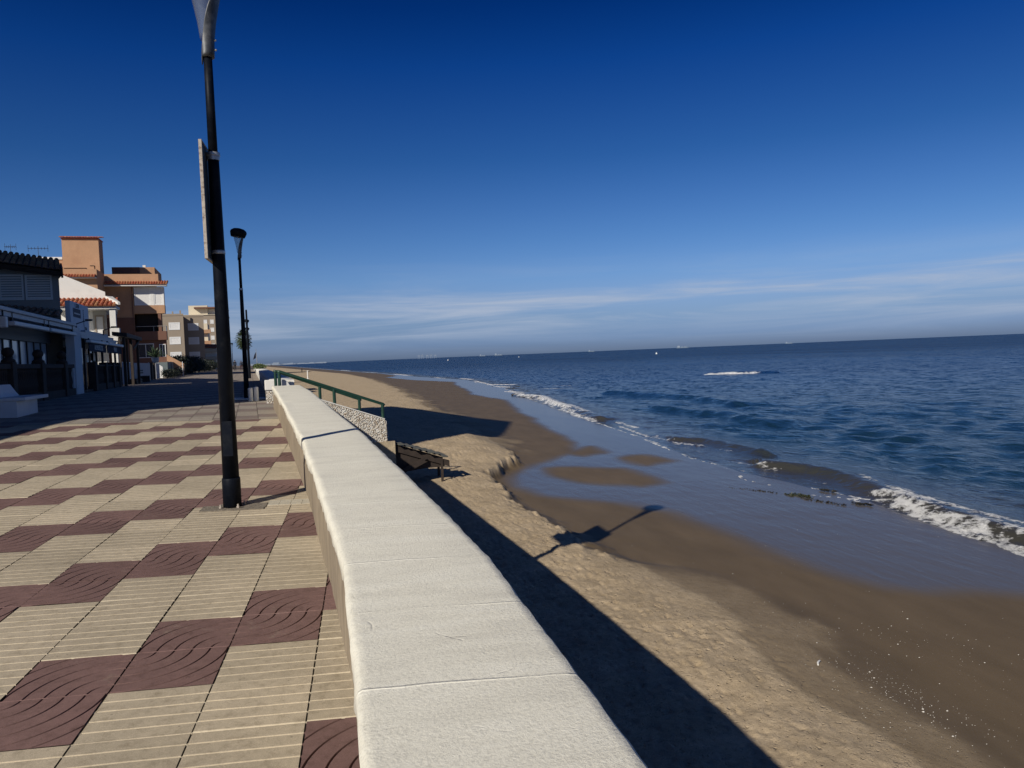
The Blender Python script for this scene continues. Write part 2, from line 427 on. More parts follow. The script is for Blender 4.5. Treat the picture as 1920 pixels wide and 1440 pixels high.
# ------------------------------------------------------------------ sea wall
M_WHITE = mat('white_plaster', (0.76, 0.745, 0.69), 0.85, var=0.06, vscale=1.4, bump=.007, bscale=42, stain=(0.62, 0.59, 0.52), sscale=2.2, spec=0.3)
def coping_mat():
    m, nt, b = new_mat('whitewashed_coping'); b.inputs['Roughness'].default_value = 0.9; b.inputs['Specular IOR Level'].default_value = 0.2
    tcn = N(nt, 'ShaderNodeTexCoord')
    mp1 = N(nt, 'ShaderNodeMapping'); mp1.inputs['Scale'].default_value = (0.9, 4.0, 1.0); L(nt, tcn.outputs['Object'], mp1.inputs[0])
    n1 = N(nt, 'ShaderNodeTexNoise'); n1.inputs['Scale'].default_value = 1.6; n1.inputs['Detail'].default_value = 8; n1.inputs['Roughness'].default_value = 0.65
    L(nt, mp1.outputs[0], n1.inputs['Vector'])
    r1 = ramp(nt, [(0.25, (0.70, 0.67, 0.565)), (0.5, (0.805, 0.775, 0.655)), (0.75, (0.86, 0.835, 0.72))]); L(nt, n1.outputs[0], r1.inputs[0])
    n2 = N(nt, 'ShaderNodeTexNoise'); n2.inputs['Scale'].default_value = 75; n2.inputs['Detail'].default_value = 8; n2.inputs['Roughness'].default_value = 0.7
    n3 = N(nt, 'ShaderNodeTexNoise'); n3.inputs['Scale'].default_value = 7; n3.inputs['Detail'].default_value = 6
    n4 = N(nt, 'ShaderNodeTexVoronoi'); n4.inputs['Scale'].default_value = 75
    n5 = N(nt, 'ShaderNodeTexVoronoi'); n5.inputs['Scale'].default_value = 2.3; n5.feature = 'DISTANCE_TO_EDGE'
    for n in (n2, n3, n4): L(nt, tcn.outputs['Object'], n.inputs['Vector'])
    nd = N(nt, 'ShaderNodeTexNoise'); nd.inputs['Scale'].default_value = 5; L(nt, tcn.outputs['Object'], nd.inputs['Vector'])
    dv = mixc(nt, 0.16, tcn.outputs['Object'], nd.outputs[1]); mp5 = N(nt, 'ShaderNodeMapping'); mp5.inputs['Scale'].default_value = (0.35, 1.0, 0.3); L(nt, dv, mp5.inputs[0]); L(nt, mp5.outputs[0], n5.inputs['Vector'])
    crk = ramp(nt, [(0.0, (1, 1, 1)), (0.006, (0, 0, 0))]); L(nt, n5.outputs[0], crk.inputs[0])
    brk = ramp(nt, [(0.5, (0, 0, 0)), (0.6, (1, 1, 1))]); L(nt, n3.outputs[0], brk.inputs[0])
    ck = math_n(nt, 'MULTIPLY', crk.outputs[0], brk.outputs[0])
    r2 = ramp(nt, [(0.32, (0.80,)*3), (0.5, (1.0,)*3), (0.7, (1.06,)*3)]); L(nt, n2.outputs[0], r2.inputs[0])
    col = mixc(nt, 1.0, r1.outputs[0], r2.outputs[0], 'MULTIPLY')
    pit = ramp(nt, [(0.08, (1, 1, 1)), (0.16, (0, 0, 0))]); L(nt, n4.outputs['Distance'], pit.inputs[0])
    brk2 = ramp(nt, [(0.56, (0, 0, 0)), (0.66, (1, 1, 1))]); L(nt, n1.outputs[0], brk2.inputs[0])
    pt = math_n(nt, 'MULTIPLY', pit.outputs[0], brk2.outputs[0])
    col = mixc(nt, math_n(nt, 'MULTIPLY', ck, 0.25), col, (0.45, 0.42, 0.36))
    L(nt, col, b.inputs['Base Color'])
    h = math_n(nt, 'ADD', math_n(nt, 'MULTIPLY', n2.outputs[0], 0.5), math_n(nt, 'MULTIPLY', n3.outputs[0], 0.25))
    h = math_n(nt, 'SUBTRACT', h, math_n(nt, 'MULTIPLY', pt, 0.5)); h = math_n(nt, 'SUBTRACT', h, math_n(nt, 'MULTIPLY', ck, 0.25))
    # casting joints across the top, rough and uneven
    sy = N(nt, 'ShaderNodeSeparateXYZ'); L(nt, tcn.outputs['Object'], sy.inputs[0])
    yy = math_n(nt, 'ADD', math_n(nt, 'MULTIPLY', sy.outputs[1], 1.35), math_n(nt, 'MULTIPLY', nd.outputs[0], 0.035))
    yy = math_n(nt, 'ADD', yy, math_n(nt, 'MULTIPLY', sy.outputs[0], 0.12))
    jl = math_n(nt, 'ABSOLUTE', math_n(nt, 'SUBTRACT', math_n(nt, 'FRACT', yy), 0.5))
    jr = ramp(nt, [(0.0, (1, 1, 1)), (0.013, (0, 0, 0))]); L(nt, jl, jr.inputs[0])
    jb = ramp(nt, [(0.42, (0, 0, 0)), (0.55, (1, 1, 1))]); L(nt, n1.outputs[0], jb.inputs[0])
    h = math_n(nt, 'ADD', h, math_n(nt, 'MULTIPLY', math_n(nt, 'MULTIPLY', jr.outputs[0], jb.outputs[0]), 0.5))
    bp = N(nt, 'ShaderNodeBump'); bp.inputs['Distance'].default_value = 0.009; bp.inputs['Strength'].default_value = 0.9
    L(nt, h, bp.inputs['Height']); L(nt, bp.outputs[0], b.inputs['Normal'])
    return m
M_COPING = coping_mat()
M_RENDER = mat('weathered_render', (0.29, 0.235, 0.165), 0.95, var=0.28, vscale=3.5, bump=.007, bscale=30, stain=(0.22, 0.175, 0.12), sscale=4, stretch=(1.6, 1.6, .35))
def sweep_wall(ss, prof, name, m, parent, seed, wob=0.0, smooth=True, caps=True, wobf=None):
    """prof: list of (lateral, z above paving); swept along the promenade edge"""
    V = []; n = len(prof)
    for i, s in enumerate(ss):
        for j, (w, z) in enumerate(prof):
            dw = wob*float(vnoise(np.array([s*1.3+j*.13]), np.array([j*.37]), seed)[0])*1.2 + wob*.8*float(vnoise(np.array([s*7.0]), np.array([j*1.7]), seed+3)[0])
            dz = wob*.5*float(vnoise(np.array([s*2.1]), np.array([j*.9]), seed+9)[0]) if z > .1 else 0
            if wobf: a, c = wobf(s, j); dw += a; dz += c
            x = float(xW(s))+w+dw; V.append((x, s, float(gZ(xW(s), s))+z+dz))
    Q = grid_quads(len(ss), n)
    o = np_mesh(name, np.array(V), Q, m, parent=parent, smooth=smooth)
    if caps:
        b = MB()
        for base in (0, (len(ss)-1)*n):
            f = tuple(range(n)) if base else tuple(range(n-1, -1, -1))
            b.add([V[base+i] for i in range(n)], [f])
        me2 = bpy.data.meshes.new(name+'_end'); 
        bm_v = [tuple(v) for v in V]; fs = [tuple(int(i) for i in q) for q in Q] + [tuple(range(n)), tuple((len(ss)-1)*n+i for i in range(n-1, -1, -1))]
        me = bpy.data.meshes.new(name); me.from_pydata(bm_v, [], fs); me.materials.append(m)
        me.polygons.foreach_set('use_smooth', [smooth]*(len(fs)-2)+[False, False]); me.update()
        bpy.data.meshes.remove(me2); o.data = me
    return o
WW = 0.70
ss1 = np.arange(-2.5, 22.01, .03)
wall = thing('sea_wall', 'long low sea wall with rough whitewashed top in the foreground beside the maroon chequered paving', 'wall')
def low_edge(s, j):
    if j == 1: return .008*float(vnoise(np.array([s*14.0]), np.array([3.0]), 83)[0]), .06*float(vnoise(np.array([s*1.1]), np.array([1.0]), 77)[0])+.04*float(vnoise(np.array([s*9.0]), np.array([2.0]), 78)[0])
    if j in (2, 3, 4, 5, 9, 10, 11): return .005*float(vnoise(np.array([s*11.0]), np.array([j*.2]), 79)[0])+.004*float(vnoise(np.array([s*26.0]), np.array([j*.3]), 80)[0]), .003*float(vnoise(np.array([s*15.0]), np.array([j*.2]), 81)[0])
    if j == 0: return 0, .07*float(vnoise(np.array([s*1.1]), np.array([1.0]), 77)[0])+.05*float(vnoise(np.array([s*9.0]), np.array([2.0]), 78)[0])
    return 0, 0
sweep_wall(ss1, [(.004, .475), (-.016, .49), (-.019, .575), (-.010, .592), (.006, .600), (.035, .601), (.2, .602), (.36, .603), (.5, .602), (.69, .600), (.728, .594), (.742, .578), (.744, .45), (.69, .43)][::-1],
           'coping', M_COPING, wall, 5, wob=.011, wobf=lambda s, j: low_edge(s, 13-j))
sweep_wall(ss1[::3], [(0, -.05), (0, .3), (.012, .45), (.66, .45), (.67, -.6), (.70, -2.9)][::-1], 'wall_body', M_RENDER, wall, 6, wob=.012, smooth=False)
ss2 = np.concatenate([np.arange(24.5, 60, .3), np.arange(60, 152, 2.0)])
wall2 = thing('sea_wall', 'further stretch of white sea wall beyond the beach steps, shaded by buildings', 'wall')
sweep_wall(ss2, [(-.03, .42), (-.03, .66), (0, .69), (.36, .70), (.68, .69), (.71, .66), (.71, .45)][::-1], 'coping', M_WHITE, wall2, 8, wob=.015)
sweep_wall(ss2, [(0, -.05), (0, .45), (.66, .45), (.68, -2.9)][::-1], 'wall_body', mat('pale_render', (0.60, 0.58, 0.52), 0.95, var=.2, vscale=3, bump=.006, bscale=30), wall2, 9, wob=.01, smooth=False)

# ------------------------------------------------------------------ beach
SB = [(-10, 4.3), (5.9, 4.5), (6.9, 4.75), (8.3, 4.95), (9.9, 5.05), (11.3, 4.8), (12.7, 4.6), (14.3, 4.4), (16.2, 4.0), (18.1, 3.85), (21.4, 3.7), (23.4, 3.75), (25.0, 3.85), (26.5, 4.6), (28.2, 5.4), (31.6, 5.5), (40, 5.5), (60, 5.0), (110, 4.0), (183, 0.0), (247, -6), (334, -18), (557, -48), (4000, -520)]
SS = [(-10, 12.3), (12.8, 12.5), (15, 12.8), (17.6, 13.2), (20.9, 12.6), (23.5, 12.3), (27.9, 12.1), (35.4, 13.0), (46.3, 13.5), (67.7, 14.8), (102, 18.0), (141, 17.9), (183, 11.9), (247, 6.0), (334, -5.2), (557, -31), (4000, -440)]
FILM = [(10.6, -10), (10.4, 5), (10.1, 10.3), (9.2, 10.7), (8.3, 11.3), (7.75, 12.6), (7.55, 14.0), (7.5, 15.7), (7.2, 18.3), (6.4, 19.7), (4.6, 21.3), (4.15, 23.3), (4.4, 25.4), (6.0, 28.0), (8.4, 31.0), (9.1, 35.0), (9.7, 42.0), (10.4, 50.0), (11.0, 58.2), (12.5, 70), (11.2, 84), (11.9, 90), (13.2, 116.9), (14.6, 130), (9.0, 150), (4.5, 182), (8, 200), (4.5, 247), (-7, 334), (-34, 557), (-445, 4000)]
ISL = [[(6.4, 26.5), (7.3, 26.6), (8.6, 25.7), (9.0, 23.8), (8.9, 22.7), (8.1, 22.2), (6.8, 23.5), (6.2, 24.9)], [(9.7, 28.4), (10.5, 29.0), (11.0, 27.3), (9.9, 26.4)], [(8.0, 30.5), (9.6, 32.5), (9.4, 30.4), (8.4, 29.5)]]
def pw(tbl, Y):
    a = np.array(tbl); return np.interp(Y, a[:, 0], a[:, 1])
def sd_poly(x, y, poly):
    """signed distance, negative inside"""
    P = np.array(poly); d = np.full(x.shape, 1e9); ins = np.zeros(x.shape, bool)
    for a, c in zip(P, np.roll(P, -1, 0)):
        e = c-a; wx, wy = x-a[0], y-a[1]
        t = np.clip((wx*e[0]+wy*e[1])/max(e@e, 1e-12), 0, 1)
        d = np.minimum(d, np.hypot(wx-t*e[0], wy-t*e[1]))
        cond = ((a[1] <= y) & (c[1] > y)) | ((c[1] <= y) & (a[1] > y))
        with np.errstate(divide='ignore', invalid='ignore'):
            xi = a[0]+(y-a[1])*e[0]/(e[1] if abs(e[1]) > 1e-12 else 1e-12)
        ins ^= cond & (x < xi)
    return np.where(ins, -d, d)
def shoreX(Y): return pw(SS, Y) + .35*fbm(Y*.35, Y*0+3.3, 3, 41)
def bermX(Y):
    j = sstep(12.5, 14.5, Y)*(1-sstep(30, 34, Y))
    return pw(SB, Y) + j*(.30*fbm(Y*.9, Y*0, 3, 51)) + (1-j)*.5*fbm(Y*.25, Y*0+9, 2, 55), j
def beach_z(X, Y):
    xb, j = bermX(Y); d = X-xb+j*(.22*fbm(X*2.2, Y*2.2, 4, 58)); xs = pw(SS, Y)
    wd = .30+(1-j)*1.5
    near = np.exp(-((Y-33)/6.0)**2)*(1-sstep(4.2, 6.0, X))*.30+np.exp(-((Y-23)/2.2)**2-((X-2.6)/1.8)**2)*.14
    top = -2.0+near-.04*sstep(-4, 0, d)
    wd = wd+.35*j*(1-sstep(19.5, 21.5, Y)); step = sstep(-wd*.6, wd, d)
    frac = np.clip(d/np.maximum(xs-xb, 1), 0, 1)
    low = -2.30-.21*frac-np.clip(X-xs, 0, 40)*.05
    return top*(1-step)+low*step, d, step, j
def beach():
    ys = [-4.0]
    while ys[-1] < 3900: ys.append(ys[-1]+max(.026, .0066*ys[-1] if ys[-1] > 0 else .06))
    ys = np.array(ys); n = 580; t = np.linspace(0, 1, n)
    W0 = xW(ys)+.45; W1 = pw(SS, ys)+5+.03*np.maximum(ys, 0)
    X = W0[:, None]+(W1-W0)[:, None]*t[None]**1.12; Y = np.repeat(ys[:, None], n, 1)
    z, d, step, j = beach_z(X, Y)
    dry = (1-step)
    near = 1-sstep(60, 160, Y)
    rough = dry*near*(1-.55*sstep(-1.0, 0.4, d)*(1-j))
    z = z+rough*(.045*fbm(X*1.1, Y*1.1, 3, 61)+.022*fbm(X*4.2, Y*4.2, 3, 63))
    f1 = dimples(X, Y, .19, .058, .6, 71); f2 = dimples(X, Y, .11, .034, .5, 81); f3 = dimples(X, Y, .34, .085, .5, 91)
    pit = -.030*(1-sstep(.2, 1.0, f1))+.008*np.exp(-((f1-1.15)/.25)**2)-.016*(1-sstep(.2, 1.0, f2))-.035*(1-sstep(.3, 1, f3))+.010*np.exp(-((f3-1.1)/.2)**2)
    dens = .55+.9*(vnoise(X*.6, Y*.6, 95)+.3)
    z = z+.8*rough*pit*np.clip(dens, .25, 1.3)
    z = z+(1-dry)*near*.010*fbm(X*.7, Y*.25, 2, 97)
    # crumbled edge of the scarp
    edge = j*np.exp(-((d+.05)/.18)**2)
    z = z+edge*.10*fbm(X*6, Y*6, 3, 99)
    damp = sstep(-.05, .12, d+.04*fbm(X*5, Y*5, 2, 101))*j + (1-j)*(.62*sstep(-.25, .10, d+.9*fbm(X*.8, Y*.45, 5, 103))+.38*sstep(.5, 1.5, d+1.3*fbm(X*1.2, Y*.6, 5, 104)))
    poly = FILM+[(30, 4000), (40, -10)]
    sd = sd_poly(X, Y, poly)
    for q in ISL: sd = np.maximum(sd, -sd_poly(X, Y, q)*1.0)
    film = 1-sstep(-.75, .30, sd+.35*fbm(X*.9, Y*.35, 4, 105))
    film = film*damp
    V = np.stack([X, Y, z], -1).reshape(-1, 3)
    return tag(np_mesh('beach_sand', V, grid_quads(len(ys), n), sand_mat(), attrs={'damp': damp.ravel(), 'film': film.ravel()}), kind='structure')
def sand_mat():
    m, nt, b = new_mat('beach_sand')
    tcn = N(nt, 'ShaderNodeTexCoord')
    ad = N(nt, 'ShaderNodeAttribute'); ad.attribute_name = 'damp'
    af = N(nt, 'ShaderNodeAttribute'); af.attribute_name = 'film'
    def nz(scale, det=6, rough=.6, stretch=None):
        n = N(nt, 'ShaderNodeTexNoise'); n.inputs['Scale'].default_value = scale; n.inputs['Detail'].default_value = det; n.inputs['Roughness'].default_value = rough
        if stretch:
            q = N(nt, 'ShaderNodeMapping'); q.inputs['Scale'].default_value = stretch; L(nt, tcn.outputs['Object'], q.inputs[0]); L(nt, q.outputs[0], n.inputs['Vector'])
        else: L(nt, tcn.outputs['Object'], n.inputs['Vector'])
        return n.outputs[0]
    a = nz(1.1, 8, .7); g = nz(150, 4); c = nz(9, 8, .7); st = nz(1.0, 5, .6, (1.6, .5, 1))
    r1 = ramp(nt, [(0.3, (0.44, 0.345, 0.226)), (0.55, (0.545, 0.432, 0.290)), (0.75, (0.625, 0.503, 0.345))]); L(nt, a, r1.inputs[0])
    rg = ramp(nt, [(0.25, (0.62,)*3), (0.7, (1.2,)*3)]); L(nt, g, rg.inputs[0])
    dry = mixc(nt, 1.0, r1.outputs[0], rg.outputs[0], 'MULTIPLY')
    rc = ramp(nt, [(0.35, (0.80, 0.79, 0.78)), (0.6, (1.05, 1.05, 1.05))]); L(nt, c, rc.inputs[0])
    dry = mixc(nt, 1.0, dry, rc.outputs[0], 'MULTIPLY')
    r2 = ramp(nt, [(0.3, (0.128, 0.094, 0.056)), (0.7, (0.166, 0.122, 0.074))]); L(nt, st, r2.inputs[0])
    wet = mixc(nt, 0.6, r2.outputs[0], mixc(nt, 1.0, r2.outputs[0], rg.outputs[0], 'MULTIPLY'))
    col = mixc(nt, ad.outputs['Fac'], dry, wet)
    col = mixc(nt, af.outputs['Fac'], col, (0.112, 0.102, 0.096))
    L(nt, col, b.inputs['Base Color'])
    rr = N(nt, 'ShaderNodeMapRange'); rr.inputs[3].default_value = 0.95; rr.inputs[4].default_value = 0.55; L(nt, ad.outputs['Fac'], rr.inputs[0])
    r3 = N(nt, 'ShaderNodeMapRange'); r3.inputs[3].default_value = 0.0; r3.inputs[4].default_value = 0.37; L(nt, af.outputs['Fac'], r3.inputs[0])
    L(nt, math_n(nt, 'SUBTRACT', rr.outputs[0], r3.outputs[0]), b.inputs['Roughness'])
    sp = N(nt, 'ShaderNodeMapRange'); sp.inputs[3].default_value = 0.06; sp.inputs[4].default_value = 0.07; L(nt, af.outputs['Fac'], sp.inputs[0]); L(nt, sp.outputs[0], b.inputs['Specular IOR Level'])
    inv = math_n(nt, 'SUBTRACT', 1.0, ad.outputs['Fac'])
    # trodden pits, as voronoi cells with bent edges
    dn = N(nt, 'ShaderNodeTexNoise'); dn.inputs['Scale'].default_value = 14; dn.inputs['Detail'].default_value = 4; L(nt, tcn.outputs['Object'], dn.inputs['Vector'])
    dv = mixc(nt, 0.10, tcn.outputs['Object'], dn.outputs['Color'], 'ADD')
    pits = None
    for sc_, wgt, thr in ((7.5, .75, .22), (14.0, .75, .24), (27.0, .5, .27)):
        vo = N(nt, 'ShaderNodeTexVoronoi'); vo.inputs['Scale'].default_value = sc_; L(nt, dv, vo.inputs['Vector'])
        rp = ramp(nt, [(thr*.35, (0, 0, 0)), (thr, (1, 1, 1))]); L(nt, vo.outputs['Distance'], rp.inputs[0])
        sel = N(nt, 'ShaderNodeSeparateColor'); L(nt, vo.outputs['Color'], sel.inputs[0])
        on = math_n(nt, 'GREATER_THAN', sel.outputs[0], 0.45)
        pv = math_n(nt, 'MULTIPLY', math_n(nt, 'MULTIPLY', math_n(nt, 'SUBTRACT', rp.outputs[0], 1.0), on), wgt)
        pits = pv if pits is None else math_n(nt, 'ADD', pits, pv)
    h = math_n(nt, 'ADD', math_n(nt, 'MULTIPLY', g, 0.25), math_n(nt, 'MULTIPLY', c, 1.0))
    h = math_n(nt, 'ADD', h, pits)
    hh = math_n(nt, 'MULTIPLY', h, math_n(nt, 'ADD', math_n(nt, 'MULTIPLY', inv, 0.95), 0.05))
    nofilm = math_n(nt, 'SUBTRACT', 1.0, math_n(nt, 'MULTIPLY', af.outputs['Fac'], 0.97))
    hh = math_n(nt, 'MULTIPLY', hh, nofilm)
    st2 = nz(1.4, 4, .6, (2.4, .5, 1)); st3 = nz(5, 3, .6, (2.4, .7, 1))
    hh = math_n(nt, 'ADD', hh, math_n(nt, 'MULTIPLY', math_n(nt, 'ADD', math_n(nt, 'MULTIPLY', st2, 0.8), math_n(nt, 'MULTIPLY', st3, 0.10)), af.outputs['Fac']))
    bp = N(nt, 'ShaderNodeBump'); bp.inputs['Distance'].default_value = 0.02; bp.inputs['Strength'].default_value = 1.0
    L(nt, hh, bp.inputs['Height']); L(nt, bp.outputs[0], b.inputs['Normal'])
    return m
beach()

# ------------------------------------------------------------------ sea
SEA_Z = -2.5
FOAM = [  # polyline, half width, strength  (breaking crests and swash lines)
    ([(12.4, 9.5), (12.45, 12.6), (12.7, 14.2), (12.95, 15.8), (13.2, 17.3)], .36, 1.0),
    ([(14.0, 11.5), (13.9, 13.6), (13.75, 15.3), (13.75, 17.2), (14.0, 18.6)], .22, .85),
    ([(11.9, 21.2), (11.6, 22.6), (12.0, 23.4)], .09, .9), ([(12.3, 19.2), (12.9, 18.4)], .12, .9), ([(12.0, 19.6), (12.6, 18.6), (12.8, 17.9)], .12, .8),
    ([(13.6, 32.5), (14.0, 31.6), (14.1, 30.8)], .16, 1.1), ([(14.3, 29.5), (14.4, 28.8)], .1, .7),
    ([(14.6, 20.8), (14.2, 19.6)], .12, .7), ([(13.3, 16.6), (13.6, 17.9), (13.5, 18.6)], .16, .95), ([(13.4, 14.8), (13.1, 12)], .3, .6), ([(12.2, 27.9), (12.25, 24.5)], .06, .7), ([(13.4, 35), (13.9, 41)], .12, .7), ([(15.0, 62), (14.3, 52)], .12, .8), ([(17.0, 90), (15.6, 74)], .2, .9), ([(18.6, 132), (17.9, 108)], .35, .9),
    ([(15.4, 78), (16.3, 71.3), (15.6, 65), (14.9, 59.3)], .6, .92), ([(14.4, 56), (13.8, 50), (13.6, 45)], .24, .8), ([(13.5, 44), (13.0, 36), (12.3, 29)], .10, .75),
    ([(15.6, 58), (14.6, 50)], .3, .8),
    ([(51.2, 109.2), (54, 108.6), (56.8, 105.6)], .85, 1.25), ([(15.9, 88), (17.3, 84)], .5, 1.1), ([(17.5, 104), (18.6, 99)], .6, 1.0), ([(24.5, 98), (25.6, 95.5)], .4, .9), ([(18.5, 150), (19.2, 140)], .7, 1.0), ([(15.2, 61), (15.0, 55)], .4, .9), ([(14.6, 43.5), (14.4, 40)], .18, .8), ([(18.2, 111), (20.6, 107)], .8, 1.3), ([(10.0, 184), (12.4, 157)], 1.1, 1.3),
    ([(2.7, 252), (5.8, 230)], 1.4, 1.2), ([(17.6, 100), (15.2, 70)], .25, .7), ([(15.0, 168), (17.6, 120)], .5, .8), ([(21, 92), (24, 88)], .35, .7),
    ([(-2, 300), (2, 270)], 1.8, 1.1), ([(8, 226), (11, 200)], 1.2, 1.0), ([(-12, 390), (-8, 350)], 2.5, 1.1)]
def d_line(x, y, pl):
    d = np.full(x.shape, 1e9)
    for a, c in zip(pl[:-1], pl[1:]):
        a = np.array(a, float); e = np.array(c, float)-a; wx, wy = x-a[0], y-a[1]
        t = np.clip((wx*e[0]+wy*e[1])/(e@e), 0, 1); d = np.minimum(d, np.hypot(wx-t*e[0], wy-t*e[1]))
    return d
def sea():
    az = np.radians(np.linspace(-13, 66, 760)); r = [9.0]
    while r[-1] < 60000: r.append(r[-1]*(1.0072 if r[-1] < 1500 else 1.03))
    r = np.array(r); A, Rr = np.meshgrid(az, r)
    X = Rr*np.sin(A); Y = Rr*np.cos(A)
    xs = shoreX(Y); off = X-xs
    deep = sstep(.3, 9, off); amp = .08+.92*deep
    z = np.zeros_like(X)
    res = Rr*.0072
    rg = np.random.default_rng(3)
    for lam, n, a in ((14, 3, .010), (6.5, 6, .008), (3.2, 9, .012), (1.7, 11, .0150), (.9, 12, .011), (.5, 10, .0055)):
        fade = 1-sstep(lam*.12, lam*.32, res)
        for k in range(n):
            th = math.pi+.25+rg.normal()*.75; ph = rg.uniform(0, 6.28); l = lam*rg.uniform(.75, 1.3); kk = 2*math.pi/l
            s = np.sin(kk*(X*math.cos(th)+Y*math.sin(th))+ph+1.6*vnoise(X/l*.35, Y/l*.35, 200+k))
            z += fade*a*(s+.28*np.sin(2*np.arcsin(np.clip(s, -1, 1)))*0-.25*(1-s*s))
    z *= amp*(.65+.7*(vnoise(X*.05, Y*.05, 31)+.5))
    # the breaking wave close in, and a small one further along
    def ridge(pl, h, w, back):
        d = d_line(X, Y, pl); a = np.array(pl); px = np.interp(Y, a[:, 1][::-1] if a[0, 1] > a[-1, 1] else a[:, 1], a[:, 0][::-1] if a[0, 1] > a[-1, 1] else a[:, 0])
        side = X-px
        return h*np.exp(-(d/np.where(side > 0, back, w))**2)
    z += ridge([(13.6, 24.6), (14.3, 23.0), (14.4, 21.5), (13.9, 19.2), (13.5, 17.2), (13.2, 14.5), (13.1, 10)], .24, .36, 1.2)
    z += ridge([(14.0, 33.5), (14.9, 32.0), (15.1, 30.4), (15.1, 27.8)], .17, .36, 1.1)
    z += ridge([(52.0, 110.5), (56.5, 108), (59.0, 104)], .30, .7, 1.6)
    z += ridge([(15.2, 79), (16.3, 71), (15.2, 59), (14.2, 46)], .25, .5, 1.2)
    z += ridge([(20.5, 52), (21.5, 44), (21.0, 38)], .25, .7, 1.5) + ridge([(24, 74), (27, 62), (26.5, 52)], .28, .8, 1.8)
    foam = np.zeros_like(X)
    for pl, hw, st in FOAM:
        d = d_line(X, Y, pl); foam = np.maximum(foam, st*(1-sstep(hw*.25, hw*1.5, d+hw*.9*fbm(X/hw*.9, Y/hw*.45, 3, 301))))
    # swash edge: a thin broken line of foam where the water ends
    edge = np.exp(-((off-.10)/.09)**2)*sstep(-.02, .16, fbm(X*.9, Y*.8, 4, 311))*(.75)*(1-sstep(60, 140, Rr))
    lace = np.exp(-((off-.9-.5*fbm(Y*.4, X*0, 2, 313))/.16)**2)*sstep(.0, .2, fbm(X*.6, Y*.4, 3, 315))*.55*(1-sstep(40, 90, Rr))
    foam = np.maximum(foam, np.maximum(edge, lace))
    z += np.clip(foam, 0, 1)*(.015+.085*np.clip(fbm(X*6.5, Y*6.5, 3, 321)+.2, 0, 1))*(1-sstep(90, 200, Rr)) * sstep(.5, 1.1, foam)
    shallow = 1-sstep(.4, 5.5, off+1.2*fbm(X*.3, Y*.15, 3, 331))
    z = SEA_Z+z-.012*(1-sstep(0, .8, off))
    V = np.stack([X, Y, z], -1).reshape(-1, 3); Q = grid_quads(*X.shape)[:, ::-1]
    keep = (off > -1.0).ravel(); Q = Q[keep[Q].all(1)]
    used = np.zeros(len(V), bool); used[Q] = True; idx = np.cumsum(used)-1
    V = V[used]; Q = idx[Q]
    return tag(np_mesh('sea', V, Q, sea_mat(), attrs={'foam': foam.ravel()[used], 'shallow': shallow.ravel()[used], 'dist': sstep(10, 130, Rr).ravel()[used], 'far': sstep(25, 420, Rr).ravel()[used]}), kind='structure')
